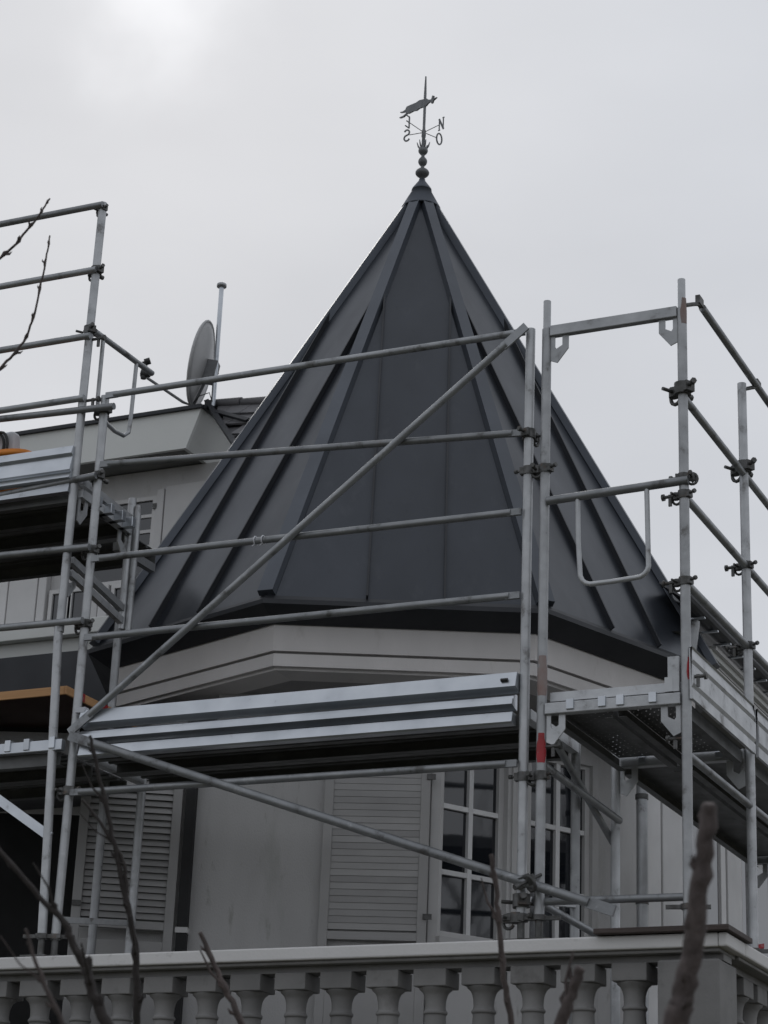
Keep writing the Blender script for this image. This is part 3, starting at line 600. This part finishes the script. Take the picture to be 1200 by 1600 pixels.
def baluster_mesh():
    b = MB(); h = .083
    b.box(-h, h, -h, h, .648, .728)
    b.box(-h, h, -h, h, 0, .055)
    prof = [(.080, .647), (.078, .640), (.062, .626), (.055, .610), (.050, .59), (.048, .56), (.050, .545), (.058, .540), (.058, .528), (.050, .523), (.052, .48), (.062, .42), (.078, .34), (.088, .27), (.088, .22), (.075, .15), (.055, .11), (.05, .095), (.062, .085), (.075, .07), (.085, .056)]
    b.lathe(prof, (0, 0, 0), 18)
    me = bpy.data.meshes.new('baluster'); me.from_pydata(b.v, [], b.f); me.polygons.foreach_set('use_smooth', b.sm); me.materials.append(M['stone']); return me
BM = baluster_mesh()
x = -3.093
while x > -8.5:
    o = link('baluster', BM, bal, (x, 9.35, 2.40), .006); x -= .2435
y = 9.86
while y < 14:
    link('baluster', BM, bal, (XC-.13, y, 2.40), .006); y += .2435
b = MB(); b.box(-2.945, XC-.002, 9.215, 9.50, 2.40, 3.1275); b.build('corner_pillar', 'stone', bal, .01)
pb = MB(); pb.box(-3.225, -2.60, 9.16, 9.55, 3.2415, 3.266); tag(pb.build('timber_board', 'board', None, .003), 'dark timber board laid on the balustrade corner under the post', 'board')
pb = MB(); pb.box(-3.74, -3.46, 9.23, 9.47, 3.2405, 3.2445); tag(pb.build('timber_board', 'board'), 'thin dark packing under the two middle scaffold posts', 'board')

# ================================================================== HOUSE, upper left
hs = thing('house', 'upper storey with grey-green boxed eaves and shuttered window behind the left scaffold', 'house', (-8.5, 12.5, 2.32))
b = MB(); b.box(-14, -6.95, 12.5, 12.7, 5.85, 7.34); b.build('wall', 'render', hs)
b = MB(); b.box(-14, -6.95, 12.78, 13.0, 2.322, 5.849); b.build('wall', 'render', hs)
b = MB(); b.box(-7.6, -7.4, 12.701, 18, 2.322, 7.34); b.build('wall', 'render', hs)
E0 = Vector((-7.273, 12.2, 7.638)); E1 = Vector((-7.380, 12.2, 7.343))
b = MB(); b.hexa([(-14, 12.2, E1.z), (E1.x, 12.2, E1.z), (E1.x, 12.23, E1.z), (-14, 12.23, E1.z), (-14, 12.2, E0.z), (E0.x, 12.2, E0.z), (E0.x, 12.23, E0.z), (-14, 12.23, E0.z)]); b.build('eave_board', 'house', hs)
b = MB(); b.hexa([(E1.x-.03, 12.231, E1.z), (E1.x, 12.231, E1.z), (E1.x, 17, E1.z), (E1.x-.03, 17, E1.z), (E0.x-.03, 12.231, E0.z), (E0.x, 12.231, E0.z), (E0.x, 17, E0.z), (E0.x-.03, 17, E0.z)]); b.build('eave_board', 'house', hs)
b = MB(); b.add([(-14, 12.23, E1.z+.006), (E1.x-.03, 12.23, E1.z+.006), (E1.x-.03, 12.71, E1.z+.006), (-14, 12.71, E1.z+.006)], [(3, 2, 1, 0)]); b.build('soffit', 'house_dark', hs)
b = MB(); b.beam((-14, 12.188, 7.648), (E0.x+.012, 12.188, 7.648), .03, .026); b.beam((E0.x+.012, 12.206, 7.652), (E0.x+.012, 12.75, 7.652), .035, .03); b.build('drip_edge', 'zinc_dark', hs)
# low roof over the upper storey
hr = MB(); a_ = [(-14, 12.2, 7.668), (E0.x, 12.2, 7.668), (-8.6, 13.6, 8.02), (-14, 13.6, 8.02), (E0.x, 17, 7.668), (-8.6, 15.6, 8.02), (-14, 15.6, 8.02), (-14, 17, 7.668)]
hr.add(a_, [(0, 1, 2, 3), (1, 4, 5, 2), (3, 2, 5, 6), (6, 5, 4, 7)]); hroof = hr.build('roof', 'slate', hs)
# slope of slates between the house and the turret, cut along a raking edge
SO = Vector((-7.30, 12.35, 7.735)); su = Vector((.645, -.097, -.108)).normalized()
pn = Vector((0, -math.sin(R(48)), math.cos(R(48)))); sd_ = su.cross(pn).normalized()
if sd_.z > 0: sd_ = -sd_
RB = Vector((-6.36, 11.427, 6.714))-SO; ru, rs = RB.dot(su), RB.dot(sd_)
def left_at(q_): return ru*q_/rs
ZV = Vector((0, 0, 1))
b = MB(); b.add([SO+su*left_at(0)-pn*.03, SO+su*1.3-pn*.03, SO+su*1.3+sd_*rs-pn*.03, SO+su*left_at(rs)+sd_*rs-pn*.03], [(3, 2, 1, 0)])
slope = b.build('slate_slope', 'slate', hs)
for r_ in range(7):
    q0, q1 = .165*r_, .165*(r_+1)+.02; j = 0
    x = left_at((q0+q1)/2)-.02 if r_ == 0 else left_at((q0+q1)/2)-random.uniform(0, .06)
    while x < 1.2:
        x1 = x+.165; xl0, xl1 = max(x, left_at(q0)), max(x, left_at(q1))
        if x1 > xl1+.01 and x1 > xl0+.01:
            lift = random.uniform(0, .005)
            o0, o1 = pn*(-.010+lift*.6), pn*(.006+lift*.6)
            c4 = [SO+su*(xl0+.002)+sd_*q0+o0, SO+su*(x1-.002)+sd_*q0+o0, SO+su*(x1-.002)+sd_*q1+o1, SO+su*(xl1+.002)+sd_*q1+o1]
            b = MB(); b.hexa([p-pn*.014 for p in c4]+c4); b.build('slate', 'slate', slope)
        x = x1; j += 1
for c_ in range(4):
    b = MB(); b.path([SO+su*(.33*c_-.02)+pn*.0, SO+su*(.33*c_+.30)+pn*.004], [.030, .036], 12); b.build('ridge_tile', 'slate', slope)
b = MB(); b.beam(SO-su*.015+pn*.012, SO+su*(left_at(rs)-.015)+sd_*rs+pn*.012, .035, .05, pn); b.build('raking_edge', 'zinc_dark', slope)
b = MB(); b.beam(SO+su*.22+sd_*.20+pn*.03, SO+su*.62+sd_*.36+pn*.03, .035, .02, pn); b.build('valley_flashing', 'zinc_dark', slope)
# window and panel of the upper storey
def hwin(x0, x1, z0, z1, y, nrow, name='window'):
    f = MB(); t = .03
    f.box(x0-t, x0, y-.03, y+.0, z0-t, z1+t); f.box(x1, x1+t, y-.03, y, z0-t, z1+t); f.box(x0, x1, y-.03, y, z0-t, z0); f.box(x0, x1, y-.03, y, z1, z1+t)
    wn = f.build(name, 'paint', hs)
    for i in range(nrow):
        za, zb = z0+(z1-z0)*i/nrow, z0+(z1-z0)*(i+1)/nrow
        p = MB(); p.box(x0, x1, y-.012, y-.006, za+(.012 if i else 0), zb-(.012 if i < nrow-1 else 0)); p.build('pane', 'frame_glass', wn)
        if i: p = MB(); p.box(x0, x1, y-.024, y-.002, za-.012, za+.012); p.build('glazing_bar', 'paint', wn)
    return wn
hwin(-8.30, -7.785, 6.50, 7.095, 12.5, 5)
b = MB(); b.box(-7.752, -7.69, 12.462, 12.499, 5.9, 7.17); b.build('shutter_stile', 'paint', hs, .004)
b = MB(); b.box(-7.685, -7.30, 12.470, 12.499, 5.9, 7.19); b.build('shutter', 'paint', hs, .004)
for z in (6.6, 7.02): b = MB(); b.box(-7.775, -7.745, 12.455, 12.47, z, z+.04); b.build('hinge', 'coupler', hs)
# balcony of the upper storey: slab, beam, door and infill panels
b = MB(); b.box(-14, -7.75, 12.05, 12.499, 5.975, 6.085); b.build('balcony_slab', 'house', hs, .006)
b = MB(); b.box(-14, -7.82, 12.12, 12.499, 5.82, 5.9745); b.build('balcony_beam', 'house', hs, .006)
for x0, x1 in ((-9.3, -8.96), (-8.95, -8.70), (-8.69, -8.62)): b = MB(); b.box(x0, x1, 12.44, 12.499, 6.086, 6.75); b.build('infill_panel', 'paint', hs, .006)
for x0, x1 in ((-8.26, -8.165), (-8.16, -8.08)): b = MB(); b.box(x0, x1, 12.44, 12.499, 6.086, 6.47); b.build('infill_panel', 'paint', hs, .006)
hwin(-8.57, -8.44, 6.12, 6.45, 12.49, 1, 'door_window')
hwin(-8.40, -8.29, 6.12, 6.45, 12.49, 1, 'door_window')
hwin(-8.04, -7.80, 6.12, 6.44, 12.49, 3)
# dark clad apron wall under the balcony
b = MB(); b.box(-14, -6.95, 11.95, 12.1, 4.98, 5.815); b.build('cladding', 'zinc_dark', hs)
b = MB(); b.box(-14, -6.95, 11.90, 12.779, 4.93, 4.979); b.build('cladding_drip', 'zinc_dark', hs)
b = MB(); b.box(-14, -6.95, 12.101, 12.779, 5.76, 5.816); b.build('cladding_top', 'zinc_dark', hs)

# ================================================================== HOUSE WING, right
wg = thing('house', 'white side wing with gutter and shutters receding behind the right scaffold', 'house', (-4.05, 15, 2.32))
b = MB(); b.box(-4.3, -4.05, 11.97, 22, 2.322, 5.55); b.build('wall', 'render', wg)
for y0, y1 in ((12.40, 12.66), (12.70, 13.2), (13.99, 14.10), (14.15, 14.5), (15.3, 15.8)): b = MB(); b.box(-4.049, -4.015, y0, y1, 2.5, 4.72); b.build('shutter', 'paint', wg, .006)
b = MB(); b.box(-4.048, -4.03, 13.22, 13.96, 2.5, 4.72); wg_w = b.build('window', 'frame_glass', wg)
b = MB(); b.box(-4.048, -4.03, 14.55, 15.28, 2.5, 4.72); b.build('window', 'frame_glass', wg)
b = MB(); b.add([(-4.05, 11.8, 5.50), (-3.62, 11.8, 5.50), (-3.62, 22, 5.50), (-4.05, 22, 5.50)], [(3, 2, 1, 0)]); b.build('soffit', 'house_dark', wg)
for i, (x0, x1, z0, z1, mt) in enumerate(((-3.665, -3.625, 5.46, 5.525, 'paint'), (-3.64, -3.60, 5.526, 5.56, 'house'), (-3.63, -3.575, 5.561, 5.585, 'paint'))):
    b = MB(); b.box(x0, x1, 12.32+.05*i, 22, z0, z1); b.build('fascia_board', mt, wg)
gu = MB(); gu.extrude([(.0+.06*math.cos(R(t)), .06*math.sin(R(t))) for t in range(180, 361, 20)]+[(.054*math.cos(R(t)), .054*math.sin(R(t))) for t in range(360, 179, -20)], (-3.545, 11.6, 5.665), (1, 0, 0), ST, (0, 10.4, 0), True)
gu.build('gutter', 'zinc_dark', wg)
yy = 11.9
while yy < 16: b = MB(); b.box(-3.60, -3.49, yy-.012, yy+.012, 5.594, 5.604); b.build('gutter_bracket', 'galv_new', wg); yy += .28
wr = MB(); pr_ = R(40)
wr.add([(-3.56, 11.75, 5.66), (-3.56, 22, 5.66), (-5.3, 22, 5.66+1.74*math.tan(pr_)), (-5.3, 13.9, 5.66+1.74*math.tan(pr_)), (-4.2, 12.9, 5.66+.64*math.tan(pr_))], [(0, 1, 2, 3, 4)]); wroof = wr.build('roof', 'slate', wg)
tm = MB(); tm.box(0, .26, -.079, .079, 0, .012)
tme2 = bpy.data.meshes.new('slate_edge'); tme2.from_pydata(tm.v, [], tm.f); tme2.materials.append(M['slate'])
for r_ in range(3):
    for c_ in range(28):
        y = 11.9+.162*c_+(.081 if r_ % 2 else 0); d0 = .17*r_-.02
        if r_ and y < 12.3+.25*r_: continue
        link('slate', tme2, wroof, (-3.56-d0*math.cos(pr_), y, 5.672+d0*math.sin(pr_)+random.uniform(0, .005)), 0, (0, math.pi+pr_-R(2.5)-math.pi+0, 0)).scale = (-1, 1, 1)
# downpipe
b = MB(); b.path([(-3.90, 11.93, 2.33), (-3.90, 11.93, 4.52), (-3.90, 11.93, 4.60), (-3.87, 11.93, 4.68), (-3.75, 11.93, 4.90), (-3.62, 11.95, 5.2), (-3.57, 11.95, 5.60)], .033, 14); dp = b.build('downpipe', 'galv', wg)
for z in (3.9, 4.52): b = MB(); b.path([(-3.90, 11.93, z), (-3.90, 11.93, z+.03)], .039, 14); b.build('pipe_clip', 'coupler', wg)

# ================================================================== DISH AND MAST
ds = thing('satellite_dish', 'grey satellite dish facing left on the upper eave', 'satellite dish', (-7.2, 12.4, 7.67))
DC = Vector((-7.335, 12.25, 8.012)); dn = Vector((-.92, -.30, .17)).normalized()
ex = dn.cross(ST).normalized(); ey = ex.cross(dn).normalized()
b = MB(); rings = 7; ns = 32; vs = [DC-dn*.055]; fs = []
for i in range(1, rings+1):
    for j in range(ns):
        t = 2*math.pi*j/ns; q_ = i/rings; vs.append(DC+ex*(.29*q_*math.cos(t))+ey*(.325*q_*math.sin(t))-dn*(.055*(1-q_*q_)))
for j in range(ns): fs.append((0, 1+j, 1+(j+1) % ns))
for i in range(rings-1):
    for j in range(ns): a_ = 1+i*ns; c_ = 1+(i+1)*ns; fs.append((a_+j, c_+j, c_+(j+1) % ns, a_+(j+1) % ns))
b.add(vs, fs, True); rf = b.build('reflector', 'dish', ds); so = rf.modifiers.new('solid', 'SOLIDIFY'); so.thickness = .014
b = MB(); b.path([DC+ex*(.29*math.cos(2*math.pi*j/32))+ey*(.325*math.sin(2*math.pi*j/32)) for j in range(33)], .009, 8, False); b.build('rim', 'dish', ds)
foot = DC-ey*.32; lnb = DC+dn*.40-ey*.14
b = MB(); b.path([DC-dn*.07-ey*.1, foot-dn*.02-Vector((0, 0, .01)), foot.lerp(lnb, .15)-Vector((0, 0, .02)), lnb-dn*.03-Vector((0, 0, .03))], .011, 8); b.build('feed_arm', 'iron', ds)
b = MB(); b.path([lnb-dn*.05, lnb-dn*.02, lnb+dn*.02], [.02, .03, .028], 10); b.path([lnb+dn*.0-Vector((0, 0, .04)), lnb+Vector((0, 0, .09))], .022, 8); b.path([lnb+Vector((0, 0, .09)), lnb+Vector((0, 0, .11))-dn*.04], .026, 8); b.build('feed_horn', 'black', ds)
b = MB(); b.obox(DC-dn*.09-ey*.05, dn*.04, ex*.05, ey*.08); b.beam(DC-dn*.1-ey*.06, Vector((-7.215, 12.26, DC.z-.06)), .05, .05); b.build('mount_bracket', 'iron', ds)
ms = thing('antenna_mast', 'slim pale metal mast with flat cap beside the satellite dish', 'mast', (-7.215, 12.26, 7.66))
b = MB(); b.path([(-7.215, 12.26, 7.665), (-7.215, 12.26, 8.62)], .017, 12); b.build('pole', 'galv_new', ms)
b = MB(); b.lathe([(.001, 8.622), (.036, 8.62), (.036, 8.642), (.02, 8.652), (.001, 8.654)], (-7.215, 12.26, 0), 14); b.build('cap', 'galv', ms)
b = MB(); b.path([(-7.215, 12.24, 7.70), (-7.23, 12.22, 7.76), (-7.30, 12.2, 7.735), (-7.345, 12.2, 7.69)], .004, 6); b.build('cable', 'black', ms)

# ================================================================== LOOSE THINGS ON THE LEFT DECK
pw = thing('plywood_sheet', 'plywood sheet with orange-tan edge and red stripes lying above the lower left deck', 'plywood', (-7.5, 9.7, 4.70))
b = MB(); b.box(-9.2, -6.36, 9.46, 10.2, 4.712, 4.732); b.build('panel', 'plyface', pw)
b = MB(); b.box(-9.2, -6.36, 9.446, 9.4595, 4.690, 4.738); b.box(-6.3595, -6.346, 9.446, 10.2, 4.690, 4.738); b.build('edge_strip', 'ply', pw, .003)
for y in (9.56, 9.80): b = MB(); b.box(-6.3455, -6.343, y, y+.07, 4.691, 4.737); b.build('red_stripe', 'red', pw)
for x in (-9.0, -7.3): b = MB(); b.box(x, x+.08, 9.6, 10.1, 4.342, 4.711); b.build('support_block', 'board', pw)
ot = thing('orange_tray', 'orange plastic tray on the upper left scaffold deck', 'tray', (-7.0, 9.55, 5.87))
b = MB(); pf = []
for i in range(24):
    t = 2*math.pi*i/24; pf.append((math.copysign(abs(math.cos(t))**.5, math.cos(t))*.30, math.copysign(abs(math.sin(t))**.5, math.sin(t))*.16))
k_ = len(pf)
b.add([(-7.06+x*.8, 9.55+y*.8, 5.865) for x, y in pf]+[(-7.06+x, 9.55+y, 6.14) for x, y in pf]+[(-7.06+x*1.06, 9.55+y*1.1, 6.14) for x, y in pf]+[(-7.06+x*1.06, 9.55+y*1.1, 6.172) for x, y in pf]+[(-7.06+x*.96, 9.55+y*.94, 6.172) for x, y in pf]+[(-7.06+x*.78, 9.55+y*.76, 5.88) for x, y in pf],
      [(a_*k_+i, a_*k_+(i+1) % k_, (a_+1)*k_+(i+1) % k_, (a_+1)*k_+i) for a_ in range(5) for i in range(k_)], True)
b.add([(-7.06+x*.78, 9.55+y*.76, 5.88) for x, y in pf], [tuple(range(k_))]); b.build('tub', 'orange', ot)
bg = thing('tool_bag', 'white bag with black carrying loops standing in the orange tray', 'bag', (-7.0, 9.55, 5.885))
b = MB(); b.hexa([(-7.12, 9.49, 5.886), (-6.88, 9.49, 5.886), (-6.88, 9.61, 5.886), (-7.12, 9.61, 5.886), (-7.09, 9.51, 6.34), (-6.925, 9.51, 6.35), (-6.925, 9.59, 6.35), (-7.09, 9.59, 6.34)]); b.build('pouch', 'white', bg, .02)
for dx in (0, .03): b = MB(); b.path([(-7.02+dx+.055*math.cos(R(t)), 9.488-dx*.3, 6.24+.09*math.sin(R(t))) for t in range(-10, 191, 20)], .009, 8); b.build('handle', 'black', bg)

# ================================================================== BARE BRANCHES IN FRONT
def smooth_path(pts, n=4):
    P = [Vector(p) for p in pts]; out_ = []
    for i in range(len(P)-1):
        p0, p1, p2, p3 = P[max(i-1, 0)], P[i], P[i+1], P[min(i+2, len(P)-1)]
        for j in range(n):
            t = j/n; out_.append(.5*((2*p1)+(p2-p0)*t+(2*p0-5*p1+4*p2-p3)*t*t+(3*p1-p0-3*p2+p3)*t**3))
    return out_+[P[-1]]
def shoot_mesh(pts, r0, r1, knob=.25, n=10, spurs=True):
    p = smooth_path(pts, 5); k = len(p); rad = []
    for i in range(k):
        r = r0+(r1-r0)*(i/(k-1))
        if 0 < i < k-1: p[i] = p[i]+Vector((random.uniform(-1, 1), random.uniform(-1, 1), random.uniform(-.6, .6)))*min(r, .007)*.45
        if i % 5 == 3: r *= 1+knob*(1 if r < .012 else .35)*random.uniform(.6, 1.4)
        rad.append(r*random.uniform(.95, 1.05))
    b = MB(); b.path(p, rad, n)
    rim = p[0]; d0 = (p[0]-p[1]).normalized(); b.path([rim-d0*r0*.3, rim+d0*r0*.25], [r0*1.08, r0*.8], n)
    for i in range(3, min(k-3, 40), 5):          # buds and short spurs
        d = (p[i+1]-p[i]).normalized(); o = d.orthogonal().normalized(); o.rotate(Matrix.Rotation(i*2.4, 3, d)); q_ = min(rad[i], .012)
        b.path([p[i]+o*rad[i]*.5, p[i]+o*(rad[i]+q_*.5)-d*q_*.9, p[i]+o*(rad[i]+q_*.7)-d*q_*2.4], [q_*.6, q_*.5, q_*.08], 6)
        if spurs and i % 15 == 8 and r1 < .029:
            b.path([p[i], p[i]+o*.03-d*.05, p[i]+o*.045-d*.12], [q_*.45, q_*.35, q_*.2], 6)
    return b
def shoot(pts, r0, r1, label, mt='bark', extra=None, down=True):
    P = [Vector(p) for p in pts]; f = P[-1]; g_ = f+(f-P[-2]).normalized()*.4; g_ = Vector((g_.x, g_.y, min(g_.z, f.z-.25)))
    full = P+[g_, Vector((g_.x+(g_.x-f.x)*.6, g_.y+.05, 1.0)), Vector((g_.x+(g_.x-f.x)*.8, g_.y+.05, -.05))]
    if not extra:
        return tag(shoot_mesh(full, r0, r1).build('bare_shoot', mt), label, 'branch', 'bare shoots in front of the terrace')
    t = thing('bare_shoot', label, 'branch', (full[-1].x, full[-1].y, 0), 'bare shoots in front of the terrace')
    shoot_mesh(full, r0, r1).build('stem', mt, t)
    for e_, ra, rb in extra: shoot_mesh(e_, ra, rb, .15).build('side_twig', mt, t)
T1 = [(-1.117,3.818,2.516),(-1.131,3.841,2.447),(-1.154,3.867,2.357),(-1.179,3.897,2.256),(-1.203,3.918,2.177),(-1.222,3.933,2.120)]
T3 = [(-2.246,5.520,2.821),(-2.245,5.566,2.713),(-2.249,5.605,2.613),(-2.251,5.653,2.496),(-2.248,5.709,2.363)]
T4 = [(-1.712,4.776,2.377),(-1.739,4.787,2.318),(-1.774,4.803,2.240)]
T5 = [(-3.010,5.255,2.585),(-2.984,5.302,2.501),(-2.952,5.357,2.408),(-2.927,5.399,2.334)]
T6 = [(-3.229,4.943,3.088),(-3.220,4.982,3.005),(-3.206,5.050,2.855),(-3.192,5.112,2.722),(-3.182,5.169,2.598),(-3.185,5.219,2.473),(-3.200,5.274,2.322)]
T6b = [(-3.269,4.994,2.919),(-3.225,5.041,2.854),(-3.193,5.084,2.789),(-3.181,5.111,2.736),(-3.186,5.136,2.673)]
T7 = [(-2.934,4.097,2.614),(-2.853,4.182,2.502),(-2.794,4.239,2.432),(-2.783,4.262,2.388),(-2.763,4.294,2.337),(-2.750,4.325,2.275),(-2.725,4.368,2.199)]
T7b = [(-2.748,4.293,2.355),(-2.762,4.300,2.323)]
T8 = [(-2.532,3.703,2.315),(-2.522,3.732,2.257),(-2.503,3.768,2.190),(-2.482,3.806,2.124)]
U1 = [(-4.214,5.857,5.454),(-4.234,5.859,5.427),(-4.260,5.862,5.390),(-4.310,5.861,5.335),(-4.360,5.861,5.279),(-4.432,5.852,5.218),(-4.700,5.829,4.967)]
U2 = [(-4.230,5.904,5.325),(-4.245,5.919,5.271),(-4.267,5.939,5.197),(-4.300,5.965,5.095),(-4.333,5.987,5.005),(-4.366,5.996,4.948),(-4.418,5.995,4.890),(-4.492,5.991,4.816),(-4.749,5.973,4.565)]
shoot(T1, .0145, .030, 'thick sawn-off branch rising in front of the balustrade corner')
shoot(T3, .0062, .011, 'thin upright shoot crossing the handrail below the paned window')
shoot(T4, .012, .018, 'short blunt branch stub left of the corner pillar')
shoot(T5, .0065, .013, 'slanting shoot with cut tip in front of the middle balusters')
shoot(T6, .0045, .014, 'tall dark shoot in front of the open-slat shutter', 'bark2', [(T6b, .004, .006)])
shoot(T7, .0045, .018, 'forked branch slanting in from the lower left edge', 'bark2', [(T7b, .008, .012)])
shoot(T8, .0032, .008, 'faint slender twig at the lower left corner')
bt = thing('bare_tree', 'bare tree whose two budding twigs reach in at the upper left edge', 'tree', (-5.6, 5.7, 0))
b = shoot_mesh([(-4.95, 5.80, 4.65), (-5.2, 5.78, 3.9), (-5.45, 5.74, 2.6), (-5.55, 5.7, 1.2), (-5.6, 5.7, -.05)], .025, .09, .1, 12); b.build('trunk', 'bark', bt)
shoot_mesh(U1+[(-4.95, 5.80, 4.66)], .0028, .0062, .7, 8, False).build('twig', 'bark', bt)
shoot_mesh(U2+[(-5.02, 5.80, 4.40)], .0028, .0062, .7, 8, False).build('twig', 'bark', bt)

# leafless tree across the garden, seen only in the window panes
gt = thing('bare_tree', 'leafless tree that shows only as a reflection in the paned windows', 'tree', (9.0, 13.2, 0))
rt = random.Random(3); limbs = MB()
def grow(p, d, ln, r, dep):
    q1 = p+d*ln*.5+Vector((rt.uniform(-.06, .06), rt.uniform(-.06, .06), 0))*ln; q2 = q1+(d+Vector((rt.uniform(-.2, .2), rt.uniform(-.2, .2), .12))).normalized()*ln*.5
    limbs.path([p, q1, q2], [r, r*.85, r*.7], 6 if dep > 2 else 4, False)
    if dep == 0: return
    for i in range(3 if dep > 1 else 2):
        nd = (d*.8+Vector((rt.uniform(-1, 1), rt.uniform(-1, 1), rt.uniform(-.1, .7)))*.75).normalized()
        grow(q1.lerp(q2, rt.uniform(.2, 1)), nd, ln*rt.uniform(.6, .8), r*.55, dep-1)
tr = MB(); tr.path([(9, 13.2, -.1), (9.05, 13.25, 1.2), (9.0, 13.2, 2.4), (9.1, 13.3, 3.4)], [.24, .2, .17, .14], 12); tr.build('trunk', 'bark2', gt)
for i in range(5): grow(Vector((9.05, 13.25, 2.4+.25*i)), Vector((rt.uniform(-.8, .8), rt.uniform(-.8, .8), 1)).normalized(), 2.1, .09, 4)
limbs.build('crown', 'bark2', gt)
